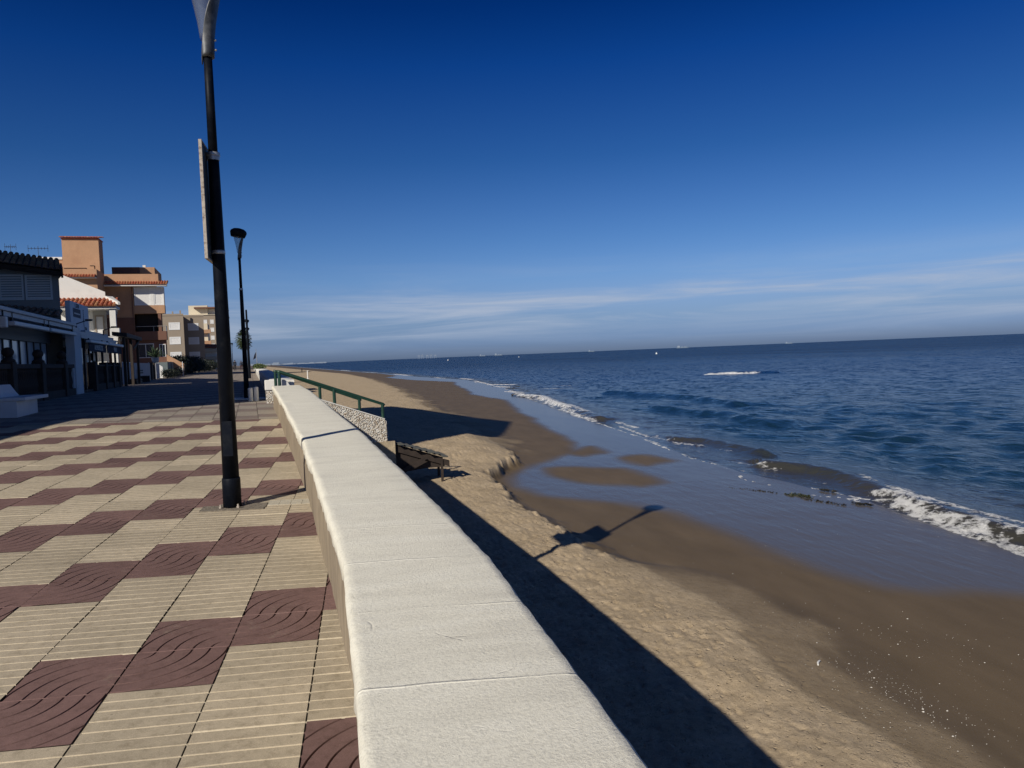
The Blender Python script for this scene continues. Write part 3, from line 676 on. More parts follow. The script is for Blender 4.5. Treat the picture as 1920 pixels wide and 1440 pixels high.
def sea_mat():
    m, nt, b = new_mat('sea_water')
    tcn = N(nt, 'ShaderNodeTexCoord')
    afm = N(nt, 'ShaderNodeAttribute'); afm.attribute_name = 'foam'
    ash = N(nt, 'ShaderNodeAttribute'); ash.attribute_name = 'shallow'
    ads = N(nt, 'ShaderNodeAttribute'); ads.attribute_name = 'dist'
    def nz(scale, det, rough, st, rot=0.15):
        q = N(nt, 'ShaderNodeMapping'); q.inputs['Scale'].default_value = st; q.inputs['Rotation'].default_value = (0, 0, rot)
        L(nt, tcn.outputs['Object'], q.inputs[0])
        n = N(nt, 'ShaderNodeTexNoise'); n.inputs['Scale'].default_value = scale; n.inputs['Detail'].default_value = det; n.inputs['Roughness'].default_value = rough
        n.inputs['Distortion'].default_value = 0.4
        L(nt, q.outputs[0], n.inputs['Vector']); return n.outputs[0]
    n1 = nz(2.6, 5, .55, (1.5, .8, 1)); n2 = nz(.55, 4, .55, (1.5, .6, 1)); n3 = nz(.10, 4, .6, (1.2, .5, 1)); n4 = nz(.018, 4, .6, (1.3, .35, 1))
    h = math_n(nt, 'ADD', math_n(nt, 'MULTIPLY', n1, 0.26), math_n(nt, 'MULTIPLY', n2, 0.55))
    h = math_n(nt, 'ADD', h, math_n(nt, 'MULTIPLY', math_n(nt, 'MULTIPLY', n3, ads.outputs['Fac']), 1.6))
    # far off, where ripples are smaller than a pixel, tilt the surface by the ripples' own slope
    q = N(nt, 'ShaderNodeMapping'); q.inputs['Scale'].default_value = (0.5, 0.22, 1); L(nt, tcn.outputs['Object'], q.inputs[0])
    nn = N(nt, 'ShaderNodeTexNoise'); nn.inputs['Scale'].default_value = 1.0; nn.inputs['Detail'].default_value = 6; nn.inputs['Roughness'].default_value = 0.7; L(nt, q.outputs[0], nn.inputs['Vector'])
    vs1 = N(nt, 'ShaderNodeVectorMath'); vs1.operation = 'SUBTRACT'; L(nt, nn.outputs['Color'], vs1.inputs[0]); vs1.inputs[1].default_value = (.5, .5, .5)
    vs2 = N(nt, 'ShaderNodeVectorMath'); vs2.operation = 'MULTIPLY'; L(nt, vs1.outputs[0], vs2.inputs[0]); vs2.inputs[1].default_value = (1.5, 1.5, 0)
    qb = N(nt, 'ShaderNodeMapping'); qb.inputs['Scale'].default_value = (1.9, 1.25, 1); qb.inputs['Rotation'].default_value = (0, 0, .3); L(nt, tcn.outputs['Object'], qb.inputs[0])
    nb = N(nt, 'ShaderNodeTexNoise'); nb.inputs['Scale'].default_value = 1.0; nb.inputs['Detail'].default_value = 2.5; nb.inputs['Distortion'].default_value = 0.5; L(nt, qb.outputs[0], nb.inputs['Vector'])
    vb1 = N(nt, 'ShaderNodeVectorMath'); vb1.operation = 'SUBTRACT'; L(nt, nb.outputs['Color'], vb1.inputs[0]); vb1.inputs[1].default_value = (.5, .5, .5)
    vb2 = N(nt, 'ShaderNodeVectorMath'); vb2.operation = 'MULTIPLY'; L(nt, vb1.outputs[0], vb2.inputs[0]); vb2.inputs[1].default_value = (1.9, 1.9, 0)
    vb3 = N(nt, 'ShaderNodeVectorMath'); vb3.operation = 'ADD'; L(nt, vs2.outputs[0], vb3.inputs[0]); L(nt, vb2.outputs[0], vb3.inputs[1])
    vs3 = N(nt, 'ShaderNodeVectorMath'); vs3.operation = 'SCALE'; L(nt, vb3.outputs[0], vs3.inputs[0]); afr = N(nt, 'ShaderNodeAttribute'); afr.attribute_name = 'far'; L(nt, math_n(nt, 'MULTIPLY', ads.outputs['Fac'], math_n(nt, 'ADD', math_n(nt, 'MULTIPLY', afr.outputs['Fac'], 0.8), 1.25)), vs3.inputs['Scale'])
    geo = N(nt, 'ShaderNodeNewGeometry')
    vs4 = N(nt, 'ShaderNodeVectorMath'); vs4.operation = 'ADD'; L(nt, geo.outputs['Normal'], vs4.inputs[0]); L(nt, vs3.outputs[0], vs4.inputs[1])
    vs5 = N(nt, 'ShaderNodeVectorMath'); vs5.operation = 'NORMALIZE'; L(nt, vs4.outputs[0], vs5.inputs[0])
    bp = N(nt, 'ShaderNodeBump'); bp.inputs['Strength'].default_value = 1.0; L(nt, vs5.outputs[0], bp.inputs['Normal'])
    bd = N(nt, 'ShaderNodeMapRange'); bd.inputs[3].default_value = 0.36; bd.inputs[4].default_value = 0.16; L(nt, ash.outputs['Fac'], bd.inputs[0]); L(nt, bd.outputs[0], bp.inputs['Distance'])
    L(nt, h, bp.inputs['Height'])
    deepc = ramp(nt, [(0.36, (0.006, 0.028, 0.090)), (0.62, (0.011, 0.044, 0.128))]); L(nt, n4, deepc.inputs[0])
    far = mixc(nt, ads.outputs['Fac'], (0.008, 0.028, 0.044), deepc.outputs[0])
    shl = ramp(nt, [(0.0, (0, 0, 0)), (0.55, (0.55, 0.55, 0.55)), (1.0, (1, 1, 1))]); L(nt, ash.outputs['Fac'], shl.inputs[0])
    col = mixc(nt, shl.outputs[0], far, (0.052, 0.050, 0.041))
    # foam texture: lacy at low strength, solid at high
    v = N(nt, 'ShaderNodeTexVoronoi'); v.feature = 'SMOOTH_F1'; v.inputs['Scale'].default_value = 5.5; L(nt, tcn.outputs['Object'], v.inputs['Vector'])
    fn = nz(11, 8, .78, (1, .6, 1)); fn2 = nz(2.6, 6, .65, (1, .6, 1))
    f = math_n(nt, 'ADD', afm.outputs['Fac'], math_n(nt, 'MULTIPLY', math_n(nt, 'SUBTRACT', fn, 0.5), 3.4))
    f = math_n(nt, 'ADD', f, math_n(nt, 'MULTIPLY', math_n(nt, 'SUBTRACT', v.outputs['Distance'], 0.45), 1.3))
    f = math_n(nt, 'ADD', f, math_n(nt, 'MULTIPLY', math_n(nt, 'SUBTRACT', fn2, 0.55), 2.2))
    f = math_n(nt, 'MULTIPLY', f, math_n(nt, 'GREATER_THAN', afm.outputs['Fac'], 0.03))
    fr = ramp(nt, [(0.32, (0, 0, 0)), (0.60, (.55, .55, .55)), (1.0, (.96, .96, .96))]); L(nt, f, fr.inputs[0])
    fm = N(nt, 'ShaderNodeBsdfPrincipled'); fm.inputs['Base Color'].default_value = (0.92, 0.92, 0.90, 1); fm.inputs['Roughness'].default_value = 0.9
    b2 = N(nt, 'ShaderNodeBump'); b2.inputs['Distance'].default_value = 0.10; L(nt, fn, b2.inputs['Height']); L(nt, b2.outputs[0], fm.inputs['Normal'])
    L(nt, col, b.inputs['Base Color']); L(nt, bp.outputs[0], b.inputs['Normal'])
    rgh = N(nt, 'ShaderNodeMapRange'); rgh.inputs[3].default_value = 0.08; rgh.inputs[4].default_value = 0.20; L(nt, ads.outputs['Fac'], rgh.inputs[0]); L(nt, rgh.outputs[0], b.inputs['Roughness'])
    b.inputs['IOR'].default_value = 1.333
    spr = N(nt, 'ShaderNodeMapRange'); spr.inputs[3].default_value = 0.48; spr.inputs[4].default_value = 0.10; L(nt, afr.outputs['Fac'], spr.inputs[0]); L(nt, spr.outputs[0], b.inputs['Specular IOR Level'])
    mx = N(nt, 'ShaderNodeMixShader'); L(nt, fr.outputs[0], mx.inputs[0])
    # the light that comes back up out of the water: grows with distance, as steep wave faces hide the flat shine
    df = N(nt, 'ShaderNodeBsdfDiffuse'); L(nt, col, df.inputs['Color']); L(nt, vs5.outputs[0], df.inputs['Normal'])
    m2 = N(nt, 'ShaderNodeMixShader'); L(nt, math_n(nt, 'ADD', math_n(nt, 'MULTIPLY', afr.outputs['Fac'], 0.42), 0.14), m2.inputs[0]); L(nt, b.outputs[0], m2.inputs[1]); L(nt, df.outputs[0], m2.inputs[2])
    L(nt, m2.outputs[0], mx.inputs[1]); L(nt, fm.outputs[0], mx.inputs[2])
    L(nt, mx.outputs[0], nt.nodes['Material Output'].inputs['Surface'])
    return m
sea()

# ------------------------------------------------------------------ shared object materials
M_POLE = mat('navy_black_paint', (0.0035, 0.0055, 0.0105), 0.5, var=0.25, vscale=6, bump=.0008, bscale=40, stain=(0.012, 0.014, 0.018), sscale=7, spec=0.12)
M_SLEEVE = mat('grey_metal_sleeve', (0.075, 0.080, 0.085), 0.45, var=0.35, vscale=9, stain=(0.17, 0.17, 0.165), sscale=8, metal=0.4)
M_DIFF = mat('clear_grey_diffuser', (0.30, 0.33, 0.35), 0.14, var=0.1, vscale=2, metal=0.35)
M_DIFF.node_tree.nodes['Principled BSDF'].inputs['Alpha'].default_value = 0.38
M_STEEL = mat('pale_steel', (0.45, 0.45, 0.44), 0.4, metal=0.6)
M_RUST = mat('rusty_white_edge', (0.42, 0.37, 0.31), 0.8, var=0.15, vscale=8, stain=(0.11, 0.055, 0.028), sscale=24, bump=.002, bscale=50)
M_DKPANEL = mat('dark_panel', (0.03, 0.038, 0.04), 0.5, var=0.2)
M_GREEN = mat('dark_green_paint', (0.012, 0.045, 0.030), 0.4, var=0.2, vscale=5, bump=.001, bscale=30)
M_WOOD = mat('grey_weathered_wood', (0.10, 0.10, 0.085), 0.9, var=0.35, vscale=6, bump=.004, bscale=30, stretch=(1, 5, 5))
M_DKWOOD = mat('dark_brown_wood', (0.035, 0.024, 0.018), 0.75, var=0.3, vscale=5)
M_HWHITE = mat('white_house_paint', (0.74, 0.73, 0.69), 0.85, var=0.05, vscale=0.8, stain=(0.60, 0.59, 0.55), sscale=0.9, bump=.004, bscale=18)
M_TERRA = mat('terracotta_paint', (0.46, 0.27, 0.155), 0.9, var=0.08, vscale=0.7, stain=(0.39, 0.22, 0.125), sscale=0.5, bump=.01, bscale=9)
M_BROWN = mat('brown_paint_and_shade', (0.17, 0.085, 0.058), 0.9, var=0.08, vscale=0.7)  # plain brown, and also terracotta with its shade put into the colour
M_RECESS = mat('recess_shade', (0.02, 0.014, 0.012), 0.9)
M_GREYW = mat('grey_brown_paint', (0.30, 0.245, 0.185), 0.9, var=0.06, vscale=0.3)
M_CREAMW = mat('cream_paint', (0.66, 0.58, 0.43), 0.9, var=0.05, vscale=0.3)
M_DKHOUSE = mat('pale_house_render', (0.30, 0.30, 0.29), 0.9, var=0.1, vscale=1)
M_FRAME = mat('white_frame', (0.72, 0.72, 0.70), 0.5)
M_DKFRAME = mat('dark_frame', (0.015, 0.016, 0.02), 0.5)
M_FASCIA = mat('grey_white_metal', (0.44, 0.45, 0.47), 0.5, var=0.12, vscale=3)
M_NAVY = mat('navy_canvas', (0.014, 0.016, 0.035), 0.9)
M_LETTER = mat('white_letters', (0.75, 0.75, 0.73), 0.7)
M_DKLETTER = mat('dark_letters', (0.02, 0.03, 0.06), 0.7)
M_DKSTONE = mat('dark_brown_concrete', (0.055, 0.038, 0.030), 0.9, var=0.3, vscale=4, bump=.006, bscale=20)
M_CURTAIN = mat('white_curtain', (0.55, 0.57, 0.60), 0.9, var=0.12, vscale=7, stretch=(1, 9, .3))
M_SLAT = mat('white_shutter', (0.70, 0.69, 0.66), 0.6)
def glass_mat(name, c, rough=.05):
    m, nt, b = new_mat(name); b.inputs['Base Color'].default_value = (*c, 1); b.inputs['Roughness'].default_value = rough
    b.inputs['Specular IOR Level'].default_value = 0.7; return m
M_GLASS = glass_mat('window_glass', (0.02, 0.026, 0.035))
M_GLASS2 = glass_mat('curtained_glass', (0.42, 0.46, 0.52), .12)
def tile_mat(name, stops):
    m, nt, b = new_mat(name); b.inputs['Roughness'].default_value = 0.85
    g = N(nt, 'ShaderNodeNewGeometry'); r = ramp(nt, stops); L(nt, g.outputs['Random Per Island'], r.inputs[0])
    tcn = N(nt, 'ShaderNodeTexCoord'); n = N(nt, 'ShaderNodeTexNoise'); n.inputs['Scale'].default_value = 6; n.inputs['Detail'].default_value = 6; L(nt, tcn.outputs['Object'], n.inputs['Vector'])
    q = ramp(nt, [(0.3, (0.7,)*3), (0.7, (1.15,)*3)]); L(nt, n.outputs[0], q.inputs[0])
    L(nt, mixc(nt, 1.0, r.outputs[0], q.outputs[0], 'MULTIPLY'), b.inputs['Base Color']); return m
M_TILE = tile_mat('red_clay_tile', [(0, (0.42, 0.105, 0.055)), (0.35, (0.50, 0.16, 0.08)), (0.65, (0.44, 0.21, 0.10)), (1, (0.38, 0.09, 0.05))])
M_OLDTILE = tile_mat('old_clay_tile', [(0, (0.17, 0.10, 0.075)), (0.4, (0.27, 0.18, 0.13)), (0.7, (0.22, 0.20, 0.15)), (1, (0.32, 0.20, 0.14))])
def pebble_mat():
    m, nt, b = new_mat('pebble_dash'); b.inputs['Roughness'].default_value = 0.9
    tcn = N(nt, 'ShaderNodeTexCoord'); v = N(nt, 'ShaderNodeTexVoronoi'); v.inputs['Scale'].default_value = 26; L(nt, tcn.outputs['Object'], v.inputs['Vector'])
    rc = ramp(nt, [(0.0, (0.70, 0.68, 0.62)), (0.45, (0.60, 0.55, 0.46)), (0.7, (0.42, 0.33, 0.24)), (1.0, (0.75, 0.74, 0.70))])
    sx = N(nt, 'ShaderNodeSeparateXYZ'); L(nt, v.outputs['Color'], sx.inputs[0]); L(nt, sx.outputs[0], rc.inputs[0])
    L(nt, rc.outputs[0], b.inputs['Base Color'])
    h = math_n(nt, 'SUBTRACT', 1.0, math_n(nt, 'MULTIPLY', v.outputs['Distance'], 1.5), True)
    bp = N(nt, 'ShaderNodeBump'); bp.inputs['Distance'].default_value = 0.05; L(nt, h, bp.inputs['Height']); L(nt, bp.outputs[0], b.inputs['Normal'])
    return m
M_PEBBLE = pebble_mat()

# ------------------------------------------------------------------ street lamps
def make_lamp(label, group):
    t = thing('street_lamp', label, 'street lamp', (0, 0, 0), 0, group)
    b = MB(); b.lathe([(.094, -.03), (.094, .30), (.089, .315)], n=28); b.lathe([(.084, .316), (.063, 2.85), (.057, 3.55), (.055, 3.68)], n=28)
    b.build('pole', M_POLE, t, smooth=True)
    b = MB(); b.lathe([(.061, 3.66), (.063, 3.69), (.061, 3.72)], n=28); b.build('ring', M_STEEL, t)
    b = MB(); b.lathe([(.047, 3.70), (.042, 4.93)], n=24); b.build('upper_pole', M_POLE, t, smooth=True)
    b = MB(); b.hexa([(-.05, -.087, .55), (.05, -.087, .55), (.05, -.06, .55), (-.05, -.06, .55), (-.05, -.0835, .92), (.05, -.0835, .92), (.05, -.06, .92), (-.05, -.06, .92)]); b.build('access_door', M_POLE, t, bevel=.004)
    for a in (.6, 2.2, 3.8, 5.3):
        q = MB(); q.lathe([(.017, -.01), (.017, .022), (.010, .024), (.010, .045)], (.135*math.cos(a), .135*math.sin(a), 0), n=6); q.build('anchor_bolt', M_RUST, t)
    # luminaire: a flared sleeve cut on the slant, the clear cone it holds, and a tilted cap
    prof = [(.062, 4.73), (.068, 4.90), (.090, 5.07), (.122, 5.24), (.160, 5.41), (.188, 5.54)]
    def rad(z, k=1.0): return k*float(np.interp(z, [p[1] for p in prof], [p[0] for p in prof]))
    b = MB(); n = 36; V = []; m = 14
    for i in range(n):
        th = 2*math.pi*i/n; top = 5.07+.42*math.cos(th)
        for j in range(m):
            z = 4.73+(top-4.73)*j/(m-1); r = rad(z)
            V.append((r*math.cos(th), r*math.sin(th), z))
    F = [(i*m+j, ((i+1) % n)*m+j, ((i+1) % n)*m+j+1, i*m+j+1) for i in range(n) for j in range(m-1)]
    F.append(tuple(i*m for i in range(n-1, -1, -1)))
    b.add(V, F); sl = b.build('sleeve', M_SLEEVE, t, smooth=True)
    so = sl.modifiers.new('thick', 'SOLIDIFY'); so.thickness = .008; so.offset = 1
    b = MB(); b.lathe([(rad(z, .94), z) for z in np.linspace(4.90, 5.52, 12)], n=32); b.build('diffuser', M_DIFF, t, smooth=True)
    b = MB(); V = []; rows = [(.20, -.10), (.225, -.10), (.262, .03), (.268, .08), (.245, .14), (.17, .20), (.06, .225)]
    b.lathe([(r*1.0, z) for r, z in rows], n=36)
    ca = math.radians(10); b.v = [(x*math.cos(ca)+(z)*math.sin(ca), y, 5.52-x*math.sin(ca)+z*.9*math.cos(ca)) for x, y, z in b.v]
    b.build('cap', M_POLE, t, smooth=True)
    for dz in (4.80, 4.90):
        q = MB(); q.lathe([(.011, 0), (.011, .018), (.006, .024)], n=8); q.v = [(.073+z, x-.01, dz+y) for x, y, z in q.v]; q.build('bolt', M_STEEL, t)
    return t
lamp = make_lamp('black street lamp standing in the foreground, its head cut by the top of the picture', 'street lamps along the sea wall')
lamp.location = (LX, LY, float(gZ(LX, LY)))
SP = 18.57
LAB = {1: 'black street lamp with flared glass head beside the short white post',
       4: 'distant street lamp with its cap showing above the palm crown',
       5: 'distant street lamp with its cap level with the top of the palm crown',
       7: 'tiny far street lamp above the walking people, nearest the tall lamp pole',
       9: 'tiny far street lamp above the walking people, left of the other far one'}
for k, lab in LAB.items():
    s = LY+SP*k
    dup(lamp, loc(s, -.72 if k not in (7, 9) else -4.2), label=lab)
dp = thing('pole', 'slender dark pole whose bare top shows just right of the second lamp post', 'pole', loc(64, -.66))
b = MB(); b.lathe([(.11, -.1), (.09, 3.0), (.07, 5.4), (.05, 5.45)], n=14); b.build('shaft', M_POLE, dp)
# the sign on the near lamp: seen on its edge
sg = thing('sign', 'sign board with a rusty white edge strapped high on the foreground lamp, seen edge-on', 'sign', (LX-.076, LY, float(gZ(LX, LY))+2.62), math.radians(1.5))
bx('panel', M_DKPANEL, sg, (-.014, .014, -.28, .66, .0, 1.16), bevel=.004)
bx('rim', M_RUST, sg, (-.017, .015, -.302, -.281, -.02, 1.18), (-.017, .015, .661, .681, -.02, 1.18), (-.017, .015, -.281, .661, -.021, -.001), (-.017, .015, -.281, .661, 1.161, 1.181), bevel=.003)
for z in (.06, 1.08):
    b = MB(); b.lathe([(.066, z), (.069, z+.01), (.069, z+.03), (.066, z+.04)], (.076, 0, 0), n=24); b.build('clamp', M_STEEL, sg)

# ------------------------------------------------------------------ post, bench, wall end, steps, rails
p = thing('bollard', 'short white post stub beside the foot of the second street lamp', 'bollard', loc(25.7, -.60))
b = MB(); b.lathe([(.075, -.02), (.075, .40), (.06, .425)], n=20); b.build('post', M_HWHITE, p, smooth=False)
b = MB(); b.lathe([(.075, -.02), (.075, .43), (.055, .45)], (.16, .12, 0), n=20); b.build('post', M_HWHITE, p, smooth=False)
b = MB()
for i in range(7):
    w0, w1 = -1.25+.18*i, -1.25+.18*(i+1)
    b.hexa([(*loc(s, w)[:2], loc(s, w)[2]+dz) for dz in (-.03, .035) for s, w in ((26.6, w0), (26.6, w1), (27.6, w1), (27.6, w0))])
tag(b.build('kerb', M_WHITE), kind='structure')

bn = thing('bench', 'white masonry bench with a sloping back in the building shade at the left edge', 'bench', loc(20.6, -6.0), PHI)
M_BENCH = mat('bench_whitewash', (0.66, 0.66, 0.66), 0.85, var=0.08, vscale=2, bump=.004, bscale=30)
b = MB(); b.box(-1.6, -.02, 0, 1.9, -.05, .40); b.build('base', M_BENCH, bn, bevel=.01)
b = MB(); b.box(-1.62, .17, -.02, 2.25, .402, .49); b.build('seat', M_BENCH, bn, bevel=.015)
b = MB(); b.prism_y([(-1.62, .492), (-.42, .492), (-.50, .60), (-.62, .80), (-1.62, .80)], .01, 1.9); b.build('backrest', M_BENCH, bn, bevel=.012)

ep = thing('wall_end_pillar', 'white rounded pillar head at the end of the further sea wall by the beach steps', 'pillar', loc(24.3, 0), PHI)
b = MB(); b.prism_y([(-.17, .40), (.56, .40), (.56, .52), (.50, .64), (.40, .70), (-.17, .71)], -.10, .14); b.build('cap', M_HWHITE, ep, bevel=.02)
bx('pier', M_PEBBLE, ep, (-.15, .50, -.06, .12, -.1, .40))

st = thing('beach_steps', 'concrete beach steps between two sloping pebble-dashed side walls', 'steps', loc(22.0, .6), PHI)
def stringer(y0, y1, xe):
    b = MB(); b.prism_y([(.06, -2.9), (xe, -1.12), (xe, -.56), (xe-.06, -.50), (.66, .15), (.06, .36)], y0, y1)
    o = b.build('side_wall', M_PEBBLE, st, bevel=.015)
    c = MB(); c.hexa([(.30, y0-.012, .295), (xe-.04, y0-.012, -.505), (xe-.04, y1+.012, -.505), (.30, y1+.012, .295), (.30, y0-.012, .325), (xe-.05, y0-.012, -.475), (xe-.05, y1+.012, -.475), (.30, y1+.012, .325)])
    c.build('capping', M_WHITE, o, bevel=.008)
stringer(.12, .42, 2.5); stringer(1.95, 2.2, 2.08)
for i in range(7):
    bx('step', M_RENDER, st, (.12+.34*i, .12+.34*(i+1)+.02, .425, 1.945, -2.6, .02-.17*i))
bx('landing_block', mat('sandy_concrete', (0.42, 0.34, 0.23), 0.95, var=.25, vscale=5, bump=.02, bscale=12), st, (.7, 2.70, .05, .118, -2.9, -1.14), (2.505, 2.72, .121, 2.1, -2.9, -1.16))

for lab, y, x0, x1, z0, z1 in (('dark green handrail on the near side of the beach steps', .30, -.42, 2.45, 1.02, -.07), ('dark green handrail on the far side of the beach steps', 2.08, -.47, 2.02, 1.02, .02)):
    h = thing('handrail', lab, 'handrail', loc(22.0, .6), PHI, 'green handrails of the beach steps')
    def zr(x): return z0+(z1-z0)*(x-x0)/(x1-x0)
    b = MB(); b.path([(x0-.03, y, zr(x0)-.0), (x0+.05, y, zr(x0+.05)), (x1, y, zr(x1)), (x1+.03, y, zr(x1)-.04)], .042, 12); b.build('rail', M_GREEN, h, smooth=True)
    for x in (x0+.02, x0+(x1-x0)*.52, x1-.02):
        zb = .0 if x < 0 else .36-(x-.06)*.36
        b = MB(); b.tube((x, y, zb-.06), (x, y, zr(x)-.01), .046, n=12); b.build('post', M_GREEN, h, smooth=False)
ws = thing('wooden_steps', 'broken grey wooden steps leaning from the concrete steps down to the sand', 'steps', (loc(22.0, .6)[0]+2.75*math.cos(PHI), 22.0+2.75*math.sin(PHI), loc(22.0, .6)[2]-1.27), PHI)
for y in (.15, 1.05):
    b = MB(); b.hexa([(-.02, y, -.22), (1.95, y, -.86), (1.95, y+.07, -.86), (-.02, y+.07, -.22), (-.02, y, -.02), (1.95, y, -.66), (1.95, y+.07, -.66), (-.02, y+.07, -.02)]); b.build('stringer', M_WOOD, ws)
for i in range(7):
    x = .04+.27*i; z = -.01-.32*x/1.0+.05; dy = (.0, .03, -.05, .06, -.02, .25, .02)[i]
    b = MB(); b.hexa([(x, -.05+dy, z-.02), (x+.21, -.03+dy, z-.035), (x+.21, 1.28+dy*.5, z-.03), (x, 1.27+dy*.5, z-.015), (x, -.05+dy, z+.025), (x+.21, -.03+dy, z+.01), (x+.21, 1.28+dy*.5, z+.015), (x, 1.27+dy*.5, z+.03)]); b.build('tread', M_WOOD, ws, bevel=.004)
for x, y in ((1.75, 1.14), (1.62, .16)):
    b = MB(); b.box(x, x+.08, y-.04, y+.035, -1.4, -.32*x-.06); b.build('leg', M_WOOD, ws)
b = MB(); b.prism_y([(-.02, -.95), (1.1, -.86), (1.75, -.86), (1.9, -.70), (-.02, -.10)], .225, .26); b.build('side_board', M_DKWOOD, ws)
b = MB(); b.hexa([(.05, .02, -1.0), (1.0, .02, -.62), (1.0, .06, -.62), (.05, .06, -1.0), (.05, .02, -.84), (1.0, .02, -.46), (1.0, .06, -.46), (.05, .06, -.84)]); b.build('brace', M_WOOD, ws)

ws.scale = (.80, .92, .88)
for o in ws.children:
    if o.name.split('.')[0] in ('stringer', 'leg', 'brace'): o.data.materials[0] = M_DKWOOD  # darker wood below the treads paints in their shade
# ------------------------------------------------------------------ building helpers
def tile_roof(b, o, u, v, nu, nv, pitch=.24):
    """barrel tiles: o eave corner, u one pitch along the eave, v one course up the slope"""
    o, u, v = Vector(o), Vector(u), Vector(v); n = u.cross(v).normalized()
    if n.z < 0: n = -n
    for j in range(nv):
        for i in range(nu):
            c0 = o+u*(i+.5)+v*j+n*.035; c1 = o+u*(i+.5)+v*(j+1.12)+n*.01
            V = []; K = 6; q = u.normalized(); r = u.length*.40*(1+random.uniform(-.04, .04))
            for c, rr in ((c0, r*1.06), (c1, r*.92)):
                for k in range(K+1):
                    a = math.pi*k/K; V.append(c+q*(rr*math.cos(a))+n*(rr*math.sin(a)))
            F = [(k, k+1, K+1+k+1, K+1+k) for k in range(K)]
            F.append(tuple(range(K, -1, -1)))
            b.add(V, F)
    b.add([o, o+u*nu, o+u*nu+v*nv, o+v*nv], [(0, 1, 2, 3)])
def text(name, body, size, l, rot, m, parent, align='CENTER', spacing=1.0):
    cu = bpy.data.curves.new(name, 'FONT'); cu.body = body; cu.size = size; cu.align_x = align; cu.align_y = 'CENTER'; cu.extrude = .004; cu.space_character = spacing
    t = bpy.data.objects.new(name+'_c', cu); COL.objects.link(t)
    bpy.context.view_layer.update()
    dg = bpy.context.evaluated_depsgraph_get(); me = bpy.data.meshes.new_from_object(t.evaluated_get(dg))
    bpy.data.objects.remove(t); bpy.data.curves.remove(cu)
    me.materials.clear(); me.materials.append(m)
    o = bpy.data.objects.new(name, me); COL.objects.link(o); o.parent = parent; o.location = l; o.rotation_euler = rot
    return o
SEAWARD = (math.pi/2, 0, math.pi/2)
def window(parent, x0, x1, z0, z1, y, shutter=False, panes=2, fm=None, depth=.10, fw=.07, half=0.0):
    """a window in a wall that faces -y: frame, pane (or slatted shutter)"""
    fm = fm or M_FRAME
    b = MB(); b.box(x0, x0+fw, y-depth*.4, y+.05, z0, z1); b.box(x1-fw, x1, y-depth*.4, y+.05, z0, z1)
    b.box(x0+fw, x1-fw, y-depth*.4, y+.05, z1-fw, z1); b.box(x0+fw, x1-fw, y-depth*.4, y+.05, z0, z0+fw)
    for k in range(1, panes):
        xm = x0+(x1-x0)*k/panes; b.box(xm-fw*.4, xm+fw*.4, y-depth*.3, y+.05, z0+fw, z1-fw)
    f = b.build('window', fm, parent)
    zs = z0+fw+(z1-z0-2*fw)*(half if shutter else 0)
    if shutter:
        b = MB(); n = max(4, int((z1-zs)/.11)); h = (z1-fw-zs)/n
        for k in range(n): b.add([(x0+fw, y+.012, zs+h*k), (x1-fw, y+.012, zs+h*k), (x1-fw, y-.012, zs+h*k+.004), (x0+fw, y-.012, zs+h*k+.004), (x0+fw, y+.008, zs+h*(k+1)), (x1-fw, y+.008, zs+h*(k+1))], [(0, 1, 2, 3), (3, 2, 5, 4)])
        b.build('shutter', M_SLAT, f)
    if not shutter or half > 0:
        b = MB(); b.quad((x0+fw, y+.02, z0+fw), (x1-fw, y+.02, z0+fw), (x1-fw, y+.02, zs if shutter else z1-fw), (x0+fw, y+.02, zs if shutter else z1-fw)); b.build('pane', M_GLASS, f)
    return f

# ------------------------------------------------------------------ first restaurant terrace (left edge, in shade)
r1 = thing('restaurant', 'shaded beach restaurant with a long flat terrace roof and curtained glass at the left edge', 'restaurant', loc(24, -7.5), PHI)
b = MB(); b.box(-2.05, .02, -8, 10.7, 2.86, 3.02); b.box(-2.05, .10, -8, 10.75, 2.72, 2.857); b.build('roof', M_FASCIA, r1)
bx('fascia', M_DKFRAME, r1, (.021, .06, -8, 10.72, 2.88, 2.93))
bx('gutter', M_FASCIA, r1, (.062, .17, -8, 10.74, 2.862, 2.985), bevel=.02)
bx('awning_shade', M_DKFRAME, r1, (-1.05, -.80, -8, 10.7, 2.18, 2.715))  # dark header standing in for the shadow under the awning
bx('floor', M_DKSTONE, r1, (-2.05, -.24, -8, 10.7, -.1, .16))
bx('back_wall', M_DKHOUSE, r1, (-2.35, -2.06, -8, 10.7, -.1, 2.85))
ys = np.linspace(-3.2, 10.5, 15)
for i in range(14):
    y0, y1 = ys[i], ys[i+1]
    b = MB(); b.quad((-.93, y0+.05, .17), (-.93, y1-.05, .17), (-.93, y1-.05, 2.17), (-.93, y0+.05, 2.17)); b.build('glass_panel', M_GLASS2, r1)
b = MB()
for y in ys: b.box(-.97, -.885, y-.045, y+.045, .165, 2.178)
b.box(-.965, -.89, -3.2, 10.5, 1.02, 1.07)
b.build('glazing_frame', M_DKFRAME, r1)
bx('end_pillar', M_BENCH, r1, (-.30, .02, 10.9, 12.25, -.1, 2.70))
bx('end_wall', M_BENCH, r1, (-.75, -.04, 10.72, 10.88, -.1, 1.18))
b = MB(); b.box(-2.3, -.02, 10.76, 12.3, 2.705, 2.86); b.build('entrance_canopy', M_FASCIA, r1)
